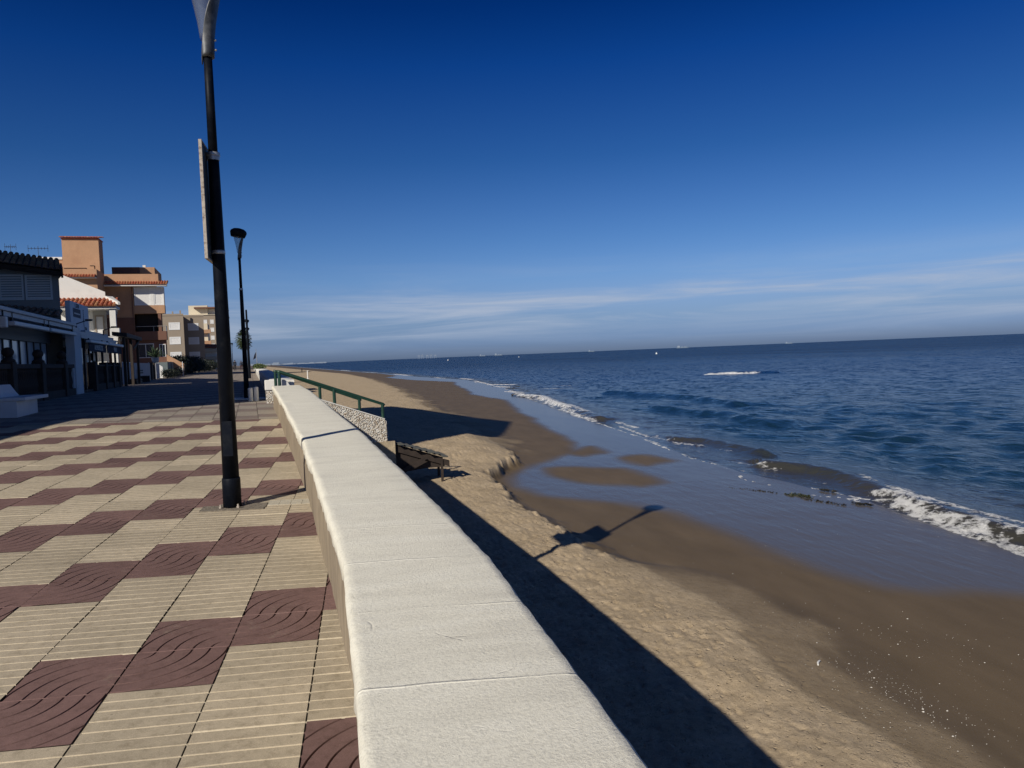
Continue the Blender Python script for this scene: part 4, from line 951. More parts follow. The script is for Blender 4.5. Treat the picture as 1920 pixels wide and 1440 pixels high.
for y0, y1 in ((1.7, 5.9), (6.2, 10.4)):
    a = thing('awning', 'rolled white awning cassette nearest the left edge under the terrace roof' if y0 < 3 else 'rolled white awning cassette next to the sign box under the terrace roof', 'awning', loc(24, -7.5), PHI, 'rolled awnings of the shaded terraces')
    b = MB(); b.box(.02, .22, y0, y1, 2.46, 2.60); b.build('cassette', M_FRAME, a, bevel=.03)
    for y in (y0+.15, y1-.2): bx('bracket', M_DKFRAME, a, (.04, .12, y, y+.05, 2.602, 2.86))
spk = thing('wall_lamp', 'small white box lamp hanging under the terrace roof at the left edge', 'lamp', loc(24.9, -7.38, 2.35), PHI)
bx('housing', M_FRAME, spk, (-.10, .10, -.10, .10, 0, .33), bevel=.03)
bx('stem', M_DKFRAME, spk, (-.02, .02, -.02, .02, .331, .51))

def balustrade(label, s0, y0, y1, piers, balls, parent_loc, step=.20, top=1.30, mcol=M_DKSTONE):
    t = thing('balustrade', label, 'balustrade', parent_loc, PHI)
    bx('plinth', mcol, t, (-.20, .04, y0, y1, -.1, .32))
    bx('rail', mcol, t, (-.20, .04, y0, y1, 1.15, top), bevel=.02)
    prof = [(.055, .321), (.055, .37), (.035, .40), (.05, .47), (.072, .58), (.06, .70), (.036, .82), (.032, .95), (.05, 1.02), (.055, 1.06), (.055, 1.149)]
    me = None
    y = y0+step*.6
    while y < y1-.1:
        if min(abs(y-q) for q in piers) > .30:
            if me is None:
                b = MB(); b.lathe([(r, z) for r, z in prof], n=10); o = b.build('baluster', mcol, t, smooth=True); me = o.data; o.location = (-.08, y, 0)
            else:
                o = bpy.data.objects.new('baluster', me); COL.objects.link(o); o.parent = t; o.location = (-.08, y, 0)
        y += step
    for q in piers:
        pr = bx('pier', mcol, t, (-.25, .09, q-.22, q+.22, -.1, 1.36), bevel=.015)
        if balls:
            b = MB(); b.lathe([(.20, 1.361), (.19, 1.42), (.12, 1.47), (.08, 1.52)], (-.08, q, 0), n=20)
            b.lathe([(.06, 1.521)]+[(.17*math.sin(a), 1.66-.155*math.cos(a)) for a in np.linspace(.45, math.pi-.12, 11)], (-.08, q, 0), n=20); b.build('ball_finial', mcol, pr, smooth=True)
    return t
balustrade('dark balustrade with ball finials fencing the first restaurant terrace', 24, -3.4, 10.55, (-1.6, 1.9, 5.4, 8.9), True, loc(24, -7.5))

# ------------------------------------------------------------------ second restaurant terrace
r2 = thing('restaurant', 'shaded restaurant with lettered navy awnings beyond the white sign box', 'restaurant', loc(36, -7.5), PHI)
b = MB(); b.box(-2.4, .0, .35, 9.6, 2.40, 2.56); b.box(-2.4, -.12, .35, 9.5, 2.563, 2.70); b.box(-2.4, -.3, 3.0, 9.0, 2.703, 2.86); b.build('roof', M_FASCIA, r2)
bx('back_wall', M_DKHOUSE, r2, (-2.9, -2.42, .35, 9.7, -.1, 2.56)); bx('floor', M_DKSTONE, r2, (-2.41, -.05, .4, 9.7, -.1, .12))
ys = np.linspace(1.3, 9.5, 9)
for i in range(8):
    b = MB(); b.quad((-1.0, ys[i]+.05, .13), (-1.0, ys[i+1]-.05, .13), (-1.0, ys[i+1]-.05, 2.1), (-1.0, ys[i]+.05, 2.1)); b.build('glass_panel', M_GLASS, r2)
b = MB()
for y in ys: b.box(-1.04, -.96, y-.05, y+.05, .125, 2.395)
b.box(-1.03, -.97, 1.3, 9.5, 2.1, 2.39); b.build('glazing_frame', M_DKFRAME, r2)
for y, z, w, h in ((1.9, 1.45, .5, .32), (3.5, 1.3, .14, .7), (5.1, 1.25, .14, .8), (6.4, 1.4, .5, .4), (8.2, 1.5, .5, .4)):
    bx('notice', M_FRAME, r2, (-.94, -.925, y, y+w, z, z+h))
for y in (1.15, 5.6, 9.4): bx('post', M_DKFRAME, r2, (-.14, -.04, y, y+.1, -.05, 2.397))
for k, (y0, y1, body) in enumerate(((1.1, 5.55, 'ALMUERZOS'), (5.8, 10.4, 'MENU'))):
    a = thing('awning', 'rolled awning with a navy valance lettered ALMUERZOS' if k == 0 else 'rolled awning with a navy lettered valance, the one further along', 'awning', loc(36, -7.5), PHI, 'rolled awnings of the shaded terraces')
    b = MB(); b.box(.02, .24, y0, y1, 2.21, 2.34); b.build('cassette', M_FRAME, a, bevel=.03)
    bx('bracket', M_DKFRAME, a, (.05, .12, y0+.3, y0+.35, 2.342, 2.42), (.05, .12, y1-.9, y1-.85, 2.342, 2.42))
    v = bx('valance', M_NAVY, a, (.10, .13, y0+.1, y1-.1, 1.83, 2.208))
    text('lettering', body, .34, (.137, y0+2.4, 2.02), SEAWARD, M_LETTER, v, spacing=1.1)
balustrade('low dark fence wall of the second restaurant terrace, without finials', 36, 2.8, 9.9, (2.9, 5.7, 7.9, 9.8), False, loc(36, -7.5), step=.22, top=1.24)

sb = thing('sign_box', 'white lettered sign box standing on the restaurant roof edge', 'sign', loc(34, -8.0, 2.80), PHI)
bx('box', mat('sign_white', (0.62, 0.64, 0.68), 0.6, var=.06, vscale=2), sb, (-.20, .0, 3.0, 7.0, 0, 1.28), bevel=.01)
bx('dark_field', M_DKLETTER, sb, (.001, .008, 3.55, 5.15, .60, 1.0))
bx('pale_field', M_FASCIA, sb, (.009, .012, 3.75, 5.0, .74, .80))
text('lettering', 'L.STN', .26, (.01, 4.4, 1.12), SEAWARD, M_DKLETTER, sb, spacing=1.3)
for i, c in enumerate(('T', 'E', 'N', 'S')): text('lettering', c, .28, (.01, 5.75, .93-.2*i), SEAWARD, M_DKLETTER, sb)
text('lettering', 'TTN', .28, (.01, 6.1, .13), SEAWARD, M_DKLETTER, sb)
for (y, nm) in ((2.75, 'dark floodlight arm on the roof edge in front of the sign box'), (9.3, 'dark floodlight arm on the roof edge beyond the sign box')):
    f = thing('floodlight', nm, 'floodlight', loc(34, -7.75, 2.78), PHI, 'floodlights on the terrace roofs')
    b = MB(); b.tube((0, y, 0), (0, y, .26), .03); b.tube((0, y, .25), (.42, y+.1, .40), .022); b.build('arm', M_DKFRAME, f)
    bx('head', M_DKFRAME, f, (.36, .62, y+.0, y+.25, .37, .45), bevel=.01)

# ------------------------------------------------------------------ dark tiled house
dh = thing('house', 'shaded house with old tiled roof and wide shuttered upper window, left of the white house', 'house', loc(36, -8.3), PHI)
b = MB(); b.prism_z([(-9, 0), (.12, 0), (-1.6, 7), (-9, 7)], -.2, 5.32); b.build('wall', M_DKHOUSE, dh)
window(dh, -2.10, -1.20, 4.02, 5.10, -.0, True, 1); window(dh, -1.14, -.14, 4.02, 5.08, -.0, True, 1); window(dh, -3.4, -2.2, 4.02, 5.12, -.0, True, 1)
b = MB(); tile_roof(b, (-6.4, -.55, 6.28), (.232, 0, -.0375), (-.075, .36, .075), 29, 15); b.build('roof', M_OLDTILE, dh)
b = MB(); b.hexa([(-6.4, -.45, 6.02), (.32, -.45, 4.98), (-1.3, 6, 5.3), (-6.4, 6, 6.4), (-6.4, -.50, 6.25), (.34, -.50, 5.16), (-.9, 5, 6.2), (-6.4, 5, 7.2)]); b.build('eave', M_DKWOOD, dh)
b = MB(); b.hexa([(.345, -.62, 4.88), (.42, -.62, 4.88), (-.33, 3, 5.5), (-.405, 3, 5.5), (.345, -.62, 5.30), (.42, -.62, 5.30), (-.33, 3, 5.95), (-.405, 3, 5.95)]); b.build('barge_board', M_DKWOOD, dh)
b = MB(); tile_roof(b, (-2.6, -1.05, 3.55), (.235, 0, -.028), (0, .34, .10), 12, 3); b.build('porch_roof', M_OLDTILE, dh)
bx('porch_beam', M_DKWOOD, dh, (-2.6, .1, -.95, -.01, 2.9, 3.2))

# ------------------------------------------------------------------ white house
wh = thing('house', 'sunlit white house with a red tiled porch roof and square white columns', 'house', loc(50, -8.0), PHI)
b = MB(); b.prism_y([(-6, -.2), (-.63, -.2), (-.63, 5.60), (-3.0, 6.70), (-6, 8.0)], 0, 9); b.v = [(x-.2*y, y, z) for x, y, z in b.v]; b.build('wall', M_HWHITE, wh)
b = MB(); tile_roof(b, (-3.4, -1.45, 4.68), (.235, 0, -.003), (0, .36, .13), 15, 4); b.build('porch_roof', M_TILE, wh)
b = MB(); b.hexa([(-.62, -.02, 5.16), (.22, -1.40, 4.72), (.34, -1.36, 4.72), (-.3, .4, 5.16), (-.62, -.02, 5.36), (.22, -1.40, 4.86), (.34, -1.36, 4.86), (-.3, .4, 5.36)]); b.build('hip_ridge', M_HWHITE, wh)
b = MB(); b.box(-3.3, .12, -1.32, -.02, 4.50, 4.64); b.build('porch_ceiling', M_HWHITE, wh)
for x0, x1 in ((-1.80, -1.40), (-.28, .04)): bx('column', M_HWHITE, wh, (x0, x1, -1.22, -.94, -.1, 4.498))
bx('parapet', M_HWHITE, wh, (-.30, .20, -1.30, -.86, 2.9, 3.36))
bx('terrace', M_HWHITE, wh, (-3.3, .14, -1.30, -.01, 2.62, 2.88))
b = MB(); b.hexa([(-.64, -.03, 4.5), (.0, -.03, 4.5), (-.6, 4, 4.5), (-1.4, 4, 4.5), (-.64, -.03, 5.35), (.0, -.03, 4.9), (-.6, 4, 4.9), (-1.4, 4, 5.5)]); b.build('side_roof', M_HWHITE, wh)
bx('shutter', mat('blue_grey_shutter', (0.09, 0.11, 0.13), .7), wh, (-1.78, -1.45, -1.26, -1.225, 3.3, 3.95))
bx('porch_wall', mat('shaded_porch_paint', (0.40, 0.385, 0.35), .9, var=.05), wh, (-1.35, -.64, -.05, -.004, 2.9, 4.49))  # white wall coloured grey to carry the shade under the porch
window(wh, -1.25, -.75, 3.0, 4.2, -.06, True, 1, fm=M_GREYW)

# ------------------------------------------------------------------ pergola, fences, planting by the terraces
pg = thing('pergola', 'dark flat-roofed pergola between the white house and the terracotta building', 'pergola', loc(52, -7.5), PHI)
b = MB(); b.hexa([(-.30, -5.9, 2.84), (.45, -5.9, 2.74), (.45, .3, 2.70), (-.30, .3, 2.80), (-.30, -5.9, 3.05), (.45, -5.9, 2.96), (.45, .3, 2.92), (-.30, .3, 3.02)]); b.build('roof', M_DKWOOD, pg)
for y in (-5.6, -2.8, -.1): bx('post', M_DKWOOD, pg, (.14, .28, y, y+.14, -.1, 2.735))
for y in (-4.2, -1.4, .1): bx('post', M_DKWOOD, pg, (-.26, -.15, y, y+.13, -.1, 2.79))
b = MB(); b.hexa([(.30, -2.6, 2.1), (.30, -.15, 2.62), (.36, -.15, 2.62), (.36, -2.6, 2.1), (.30, -2.6, 2.22), (.30, -.15, 2.699), (.36, -.15, 2.699), (.36, -2.6, 2.22)]); b.build('brace', M_WOOD, pg)
M_FENCE = mat('blue_white_boards', (0.34, 0.40, 0.50), .8, var=.1, vscale=3, stretch=(6, 6, .4))
M_FENCE2 = mat('grey_white_boards', (0.36, 0.37, 0.40), .8, var=.15, vscale=2)
def fence(label, s0, y1, h, m, cap):
    t = thing('fence', label, 'fence', loc(s0, -8.0), PHI)
    b = MB(); n = int(y1/.16)
    for i in range(n): b.box(-.02, .02, i*y1/n+.006, (i+1)*y1/n-.006, .02, h)
    b.build('boards', m, t)
    for y in (.0, y1-.10): bx('post', M_FENCE2, t, (-.10, -.021, y, y+.10, -.1, h+.06))
    if cap: bx('top_rail', M_FRAME, t, (-.05, .04, 0, y1, h+.001, h+.05))
    return t
fence('bluish board fence right after the lettered awnings, with a thin white top rail', 49.6, 5.2, 1.33, M_FENCE, True)
fence('grey board fence with crates and a bench leaning on it, below the agave', 55.2, 8.6, 1.33, M_FENCE2, False)
fence('short grey fence panel right of the dark gate post', 67.6, 2.6, 1.30, M_FENCE2, False)
gp = thing('gate_post', 'dark wooden gate posts under the agave pot', 'gate post', loc(65.0, -8.05), PHI)
for y in (0, 1.6): bx('post', M_DKWOOD, gp, (-.18, .08, y, y+.5, -.1, 1.36))
bx('board', M_DKWOOD, gp, (-.06, -.02, .51, 1.59, .05, 1.2))
wbn = thing('garden_bench', 'low slatted wooden bench against the grey fence in the shade', 'bench', loc(56.2, -7.55), PHI)
for k in range(3): bx('slat', M_WOOD, wbn, (-.2+.14*k, -.09+.14*k, 0, 1.8, .40, .44))
for k in range(2): bx('slat', M_WOOD, wbn, (-.26, -.22, 0, 1.8, .60+.16*k, .70+.16*k))
for y in (.15, 1.55): bx('leg', M_DKWOOD, wbn, (-.26, .2, y, y+.08, -.02, .398))
cr = thing('planter_box', 'low dark planter box at the foot of the bluish board fence', 'planter', loc(51.2, -7.55), PHI)
bx('box', M_DKWOOD, cr, (-.25, .2, 0, 2.6, -.02, .32))
for k in range(2): bx('trim', M_WOOD, cr, (.201, .215, 0, 2.6, .08+.13*k, .13+.13*k))

def leaf_mat(name, c1, c2, rough=.55):
    m, nt, b = new_mat(name); b.inputs['Roughness'].default_value = rough
    g = N(nt, 'ShaderNodeNewGeometry'); r = ramp(nt, [(0, c1), (1, c2)]); L(nt, g.outputs['Random Per Island'], r.inputs[0]); L(nt, r.outputs[0], b.inputs['Base Color'])
    return m
M_LEAF = leaf_mat('shaded_leaf', (0.004, 0.008, 0.004), (0.013, 0.021, 0.008))  # near-black leaf colour stands in for shade on hedges and shrubs
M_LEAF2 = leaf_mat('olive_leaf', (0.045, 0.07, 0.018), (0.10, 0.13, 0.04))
M_AGAVE = leaf_mat('agave_leaf', (0.05, 0.085, 0.045), (0.11, 0.15, 0.08), .45)
M_PALM = leaf_mat('palm_leaf', (0.02, 0.035, 0.012), (0.06, 0.085, 0.03))
def leaf_cloud(name, centers, radii, n, size, m, parent, flat=1.0):
    """many small leaf faces spread through overlapping lumps"""
    C_ = np.array(centers); R_ = np.array(radii); pk = RNG.integers(0, len(C_), n)
    d = RNG.normal(size=(n, 3)); d /= np.linalg.norm(d, axis=1)[:, None]
    P = C_[pk]+d*(RNG.uniform(.35, 1, n)**.5)[:, None]*R_[pk]*RNG.uniform(.75, 1.12, n)[:, None]
    a = RNG.normal(size=(n, 3)); a /= np.linalg.norm(a, axis=1)[:, None]; c = np.cross(a, RNG.normal(size=(n, 3))); c /= np.linalg.norm(c, axis=1)[:, None]
    s = size*RNG.uniform(.6, 1.3, n)[:, None]
    V = np.stack([P-a*s*.5, P+c*s*.25, P+a*s*.5, P-c*s*.25], 1).reshape(-1, 3)
    return np_mesh(name, V, np.arange(4*n).reshape(n, 4), m, parent=parent, smooth=False)
ag = thing('agave_plant', 'spiky agave in a pale pot on the gate post, in front of the terracotta building', 'plant', loc(65.4, -7.75, 1.36), PHI)
b = MB(); b.lathe([(.20, -.02), (.26, .10), (.28, .34), (.30, .36), (.30, .40)], n=20); b.build('pot', mat('pale_pot', (.40, .42, .43), .7, var=.1), ag, smooth=False)
b = MB()
for i in range(46):
    a = 2.4*i; el = math.radians(random.uniform(8, 80)); ln = random.uniform(.75, 1.25); w = random.uniform(.045, .075)
    dirv = Vector((math.cos(a)*math.cos(el), math.sin(a)*math.cos(el), math.sin(el))); sd = Vector((-math.sin(a), math.cos(a), 0)); dr = Vector((0, 0, -.12))
    p0 = Vector((0, 0, .38)); p1 = p0+dirv*ln*.5; p2 = p0+dirv*ln+dr*ln
    up_ = dirv.cross(sd)*.02
    b.add([p0-sd*w*.6, p0+sd*w*.6, p1-sd*w, p1+sd*w, p2, p0+up_, p1+up_*1.5], [(0, 2, 6, 5), (5, 6, 3, 1), (2, 4, 6), (6, 4, 3)])
b.build('leaves', M_AGAVE, ag)

# ------------------------------------------------------------------ terracotta apartment building
ob = thing('apartment_building', 'terracotta building with red tiled eaves, a square roof tower and sea-facing balconies', 'building', loc(87, -9.6), PHI)
b = MB(); b.box(-17, -2.25, 0, 16, -.3, 9.5); b.v = [(x-.14*y, y, z) for x, y, z in b.v]; b.build('wall', M_TERRA, ob)
bx('shadow_wing', M_TERRA, ob, (-12.5, -4.85, -4.3, -.155, -.3, 10.75))  # block added in front to cast the slanting shadow on the facade
bx('side_wall', M_BROWN, ob, (-5.4, -2.26, -.06, -.002, -.3, 6.2))  # thin brown sheet paints in the shade on the lower facade
b = MB(); b.box(-5.15, .22, .05, 15, 9.9, 10.75); b.v = [(x-.14*y, y, z) for x, y, z in b.v]; b.build('roof_parapet', M_TERRA, ob); bx('roof_parapet', M_TERRA, ob, (-17, -8.6, .05, 15, 9.5, 12.25)); bx('roof_parapet', M_HWHITE, ob, (-17, -8.6, -.05, .4, 12.252, 12.5), label='parapet with a pale edge on the left roof')
tw = bx('roof_tower', M_TERRA, ob, (-8.55, -5.2, -.15, 2.2, 9.5, 14.35))
b = MB(); tile_roof(b, (-8.75, -.42, 14.42), (.25, 0, 0), (0, .34, .05), 15, 8); b.box(-8.62, -5.13, -.30, 2.3, 14.352, 14.42); b.build('tile_cap', M_TILE, tw)
b = MB(); b.path([(-8.5, -.19, 11.35), (-6.45, -.19, 11.35), (-6.45, -.19, 11.05)], .03, 6); b.path([(-8.5, -.19, 11.1), (-5.7, -.19, 11.1), (-5.7, -.19, 11.6), (-6.1, -.19, 11.6)], .03, 6); b.build('pipe', M_DKWOOD, tw)
bx('penthouse', M_TERRA, ob, (-4.85, -.6, 5.0, 12, 10.76, 12.05)); bx('penthouse_shade', M_BROWN, ob, (-4.85, -2.1, 4.85, 4.997, 10.76, 12.05))  # brown sheet paints in the shaded side of the penthouse
bx('vent', M_HWHITE, ob, (-1.9, -1.6, 6, 6.4, 12.051, 12.4))
for x0, n, z in ((-8.9, 13, 9.95), (-5.35, 26, 9.62)):
    b = MB(); tile_roof(b, (x0, -.95 if n > 20 else -5.05, z), (.25, 0, -.003), (0, .36, .12), n if n > 20 else 16, 4); b.build('eave_roof', M_TILE, ob)
bx('eave_soffit', M_HWHITE, ob, (-5.3, 1.05, -.85, -.003, 9.42, 9.56), (-8.5, -4.86, -4.9, -4.302, 9.82, 9.94))
bx('downpipe', M_BROWN, ob, (-2.42, -2.34, -.14, -.065, .2, 9.4))
# balcony bay
b = MB(); b.box(-2.24, .30, .95, 14, -.3, 9.4); b.v = [(x-.14*(y-.95), y, z) for x, y, z in b.v]; b.build('bay_wall', M_BROWN, ob)
for z0, z1, mm, x1 in ((6.60, 7.46, M_TERRA, .68), (3.80, 4.72, M_BROWN, .72)):
    bl = bx('balcony', mm, ob, (-2.24, x1, -.02, .94, z0, z1))
bx('bay_pier', M_BROWN, ob, (-.02, .28, .02, .94, 4.722, 6.598))
for x0, x1 in ((-2.2, -.62), (-.30, .56)): window(ob, x0, x1, 7.47, 9.38, .06, True, 1, fw=.10)
bx('window_pier', M_HWHITE, ob, (-.615, -.305, .0, .12, 7.462, 9.38), (.565, .66, -.01, .9, 7.462, 9.38))
bx('recess', M_RECESS, ob, (-2.2, -.05, .88, .945, 4.73, 6.59))  # dark sheet painted in as the shade of the open balcony
b = MB(); b.tube((-2.2, 0, 5.25), (.70, 0, 5.25), .025, n=8); b.tube((-.5, 0, 4.721), (-.5, 0, 5.25), .02, n=8); b.tube((.70, 0, 4.721), (.70, 0, 5.25), .02, n=8)
for k in range(6): b.tube((.70, .12+.14*k, 4.721), (.70, .12+.14*k, 5.25), .012, n=6)
b.tube((.70, 0, 5.25), (.70, .9, 5.25), .025, n=8); b.build('railing', M_STEEL, ob)
bx('ground_wall', M_BROWN, ob, (-2.24, .60, .40, .93, -.3, 3.79))
window(ob, -2.2, -.62, 1.95, 3.45, .36, False, 2); window(ob, -.10, .52, 1.95, 3.35, .36, False, 2)
bx('garden_wall', M_BROWN, ob, (-.3, .95, -.35, -.02, -.3, 2.0))
def antenna(label, l, kind):
    a = thing('antenna', label, 'antenna', l, PHI, 'television antennas on the roofs')
    b = MB(); b.tube((0, 0, 0), (0, 0, 2.0), .025, n=6); b.build('mast', M_DKFRAME, a)
    b = MB(); w = .5 if kind else .9
    b.tube((-w, 0, 1.75), (w, 0, 1.75), .02, n=6)
    for k in range(7): x = -w+2*w*k/6; h = .35 if k in (0, 6) else .14; b.tube((x, 0, 1.75-h), (x, 0, 1.75+h), .016, n=5); b.tube((x, -.3, 1.75), (x, .3, 1.75), .014, n=5)
    b.build('dipoles', M_DKFRAME, a)
antenna('thin television antenna with a compact head, the left one above the dark tiled roof', (loc(87, -9.6)[0]-14.3, 88.5, 13.3), 1)
antenna('television antenna with wide dark ends, the right one above the dark tiled roof', (loc(87, -9.6)[0]-11.7, 88.5, 13.1), 0)

rw = thing('garden_wall', 'sunlit terracotta wall with a sloping top beside a ramp', 'wall', loc(84, -8.7), PHI)
b = MB(); b.prism_y([(.0, -.2), (1.55, -.2), (1.55, 1.15), (.0, 2.15)], 0, .25); b.build('wall', M_TERRA, rw)
b = MB(); b.hexa([(-.02, -.03, 2.165), (1.6, -.03, 1.12), (1.6, .28, 1.12), (-.02, .28, 2.165), (-.02, -.03, 2.23), (1.6, -.03, 1.185), (1.6, .28, 1.185), (-.02, .28, 2.23)]); b.build('capping', M_TERRA, rw)
hr = thing('handrail', 'thin dark ramp handrail in front of the sunlit terracotta wall', 'handrail', loc(82.5, -8.2), PHI)
b = MB(); b.tube((.0, 0, .62), (1.3, 0, 1.15), .03, n=8); b.tube((.0, 0, .28), (1.3, 0, .80), .03, n=8); b.build('rail', M_DKFRAME, hr)
for x, z in ((.1, .66), (1.25, 1.12)): 
    b = MB(); b.tube((x, 0, -.05), (x, 0, z), .03, n=8); b.build('post', M_DKFRAME, hr)
gm = thing('fence', 'grey-green mesh fence in front of the terracotta building', 'fence', loc(78, -8.1), PHI)
M_MESH = mat('green_grey_mesh', (.13, .16, .16), .8, var=.3, vscale=8, stretch=(1, 1, 6))
bx('mesh_panel', M_MESH, gm, (-.02, .02, 0, 6.5, .1, 1.45), (-1.0, .019, -.03, -.005, .1, 1.42))
for y in (0, 3.2, 6.4): bx('post', M_DKFRAME, gm, (.021, .07, y, y+.06, -.05, 1.5))
wp = thing('garden_wall', 'low white garden wall end catching a wedge of sun by the mesh fence', 'wall', loc(73, -8.1), PHI)
b = MB(); b.prism_y([(-1.2, -.2), (.08, -.2), (.08, .98), (-.35, 1.32), (-1.2, 1.32)], 0, .3); b.build('wall', M_HWHITE, wp)
bp_ = thing('bollard', 'thin pale post at the foot of the ramp beside the hedge', 'post', loc(80, -6.9), PHI)
b = MB(); b.tube((0, 0, -.05), (0, 0, 1.45), .035, n=10); b.build('post', M_FRAME, bp_)

def shrub(label, s, w, ln, wd, h, n, m=M_LEAF, sz=.14, cat='hedge', name='hedge', group=None):
    t = thing(name, label, cat, loc(s, w), PHI, group)
    cs = []; rs = []; k = max(2, int(ln/max(.5, wd*.7)))
    for i in range(k):
        y = ln*(i+.5)/k
        for q in range(3): cs.append((random.uniform(-wd*.3, wd*.3), y+random.uniform(-.2, .2), h*random.uniform(.35, .62))); rs.append((wd*.5*random.uniform(.8, 1.1), ln/k*.75, h*.42*random.uniform(.85, 1.1)))
    leaf_cloud('foliage', cs, rs, n, sz, m, t)
    for i in range(min(k, 8)):
        b = MB(); b.tube((0, ln*(i+.5)/k, -.1), (random.uniform(-.1, .1), ln*(i+.5)/k+.1, h*.55), .05, .02, n=6); b.build('stem', M_DKWOOD, t)
    return t
shrub('low dark shrubs along the foot of the mesh fence', 70.6, -7.55, 11.5, .9, .85, 5000, sz=.13, cat='shrub', name='shrub')
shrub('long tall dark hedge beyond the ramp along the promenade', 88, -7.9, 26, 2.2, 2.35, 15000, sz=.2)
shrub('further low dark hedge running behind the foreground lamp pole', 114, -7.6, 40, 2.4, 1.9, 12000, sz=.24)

# ------------------------------------------------------------------ grey building, tall block, far houses
gb = thing('apartment_building', 'grey-brown building with rows of white framed windows, half in shade', 'building', loc(171, -14.8), PHI)
b = MB(); b.box(-9, 1.3, 0, 14, -.5, 11.75); b.box(.7, 4.95, 5.0, 14.5, -.5, 11.74); b.v = [(x-.10*max(0, y-(5 if x > 1.4 else 0)), y, z) for x, y, z in b.v]; b.build('wall', M_GREYW, gb)
bx('roof_edge', M_GREYW, gb, (-9.1, 1.35, -.08, -.002, 11.5, 11.9), (1.352, 5.05, 4.92, 4.998, 11.5, 11.9))
for z in (8.55, 5.55, 2.4):
    for x0, y in ((-1.55, -.03), (-5.0, -.03), (1.75, 4.97), ): window(gb, x0, x0+2.15, z, z+1.55, y, True, 1, fw=.24, half=.0 if z > 3 else .2)
for k, x in enumerate((-3.0, -1.1, .4)):
    ch = bx('chimney', M_GREYW, gb, (x, x+.3, 3, 3.3, 11.9, 12.4+.2*k))
tb = thing('apartment_building', 'tall grey-brown block with many small windows and a cream roof storey, farthest back', 'building', loc(300, -14), PHI)
bx('wall', M_GREYW, tb, (-9, 6.2, 0, 24, -1, 19.6))
bx('roof_storey', M_CREAMW, tb, (-7.4, -.8, 4, 20, 19.75, 23.4)); bx('roof_storey', M_HWHITE, tb, (-.79, 6, 6, 20, 19.75, 22.2))
bx('cornice', M_CREAMW, tb, (-9.2, 6.4, -.3, 24, 19.601, 19.75)); bx('roof_slab', M_BROWN, tb, (-5.4, 6.3, 2.0, 22, 22.201, 22.7))
for i in range(6):
    for x0 in (-4.9, -2.2, .1, 2.4, 4.5): window(tb, x0-.1, x0+1.2, 1.6+2.95*i, 3.1+2.95*i, -.03, True, 1, fw=.12)
fh = thing('house', 'small house with a red tiled roof and white balconies in front of the tall block', 'house', loc(190, -9.0), PHI)
bx('wall', M_HWHITE, fh, (-2.6, .9, 0, 9, -.3, 5.1)); b = MB(); tile_roof(b, (-2.7, -.8, 5.12), (.3, 0, -.02), (0, .5, .16), 13, 6); b.build('roof', M_TILE, fh)
for z in (2.3, 4.0): bx('balcony', M_CREAMW, fh, (-2.2, 1.4, -.9, -.01, z, z+.7))
bx('door', M_DKWOOD, fh, (-1.2, .2, -.05, -.004, .1, 2.2))
cb = thing('house', 'narrow shaded house with stacked balconies between the grey building and the tall block', 'house', loc(205, -10.8), PHI)
bx('wall', M_CREAMW, cb, (-3, .4, 0, 9, -.3, 11.5))
for z in (3.2, 6.2, 9.0): bx('balcony', M_TERRA, cb, (-2.6, 1.1, -1.0, -.01, z, z+.9))

# out of the picture to the left, but standing there: the blocks that shade this stretch of promenade
def block(name, label, poly, h, z0=.5):
    t = thing(name, label, 'building', (poly[0][0], poly[0][1], z0))
    b = MB(); b.prism_z([(x-poly[0][0], y-poly[0][1]) for x, y in poly], -.5, h); b.build('wall', M_CREAMW, t)
    b = MB(); c = np.mean(np.array(poly), 0)
    b.prism_z([(c[0]+(x-c[0])*1.0-poly[0][0], c[1]+(y-c[1])*1.0-poly[0][1]) for x, y in poly], h+.001, h+.3); b.build('parapet', M_GREYW, t)
    a, d = Vector(poly[0]), Vector(poly[1]); u = (d-a).normalized(); nrm = Vector((u.y, -u.x)); ln = (d-a).length
    for k in range(int(h/3)):
        for i in range(int(ln/3)):
            p = u*(1+3*i); q = u*(2.6+3*i); b = MB()
            b.hexa([(p.x, p.y, 1.1+3*k), (q.x, q.y, 1.1+3*k), (q.x+nrm.x*.05, q.y+nrm.y*.05, 1.1+3*k), (p.x+nrm.x*.05, p.y+nrm.y*.05, 1.1+3*k), (p.x, p.y, 2.4+3*k), (q.x, q.y, 2.4+3*k), (q.x+nrm.x*.05, q.y+nrm.y*.05, 2.4+3*k), (p.x+nrm.x*.05, p.y+nrm.y*.05, 2.4+3*k)])
            b.build('window', M_GLASS, t)
    return t
block('apartment_building', 'cream apartment block beyond the left edge that shades the promenade', [(-14.2, 12.5), (-11.9, 22.0), (-18.3, 38.6), (-21.6, 38.3), (-21.6, 12.5)], 16.4)
block('house', 'low cream house beyond the left edge next to the apartment block', [(-11.4, 3.0), (-11.4, 15.2), (-19, 15.2), (-19, 3.0)][::1], 4.4)

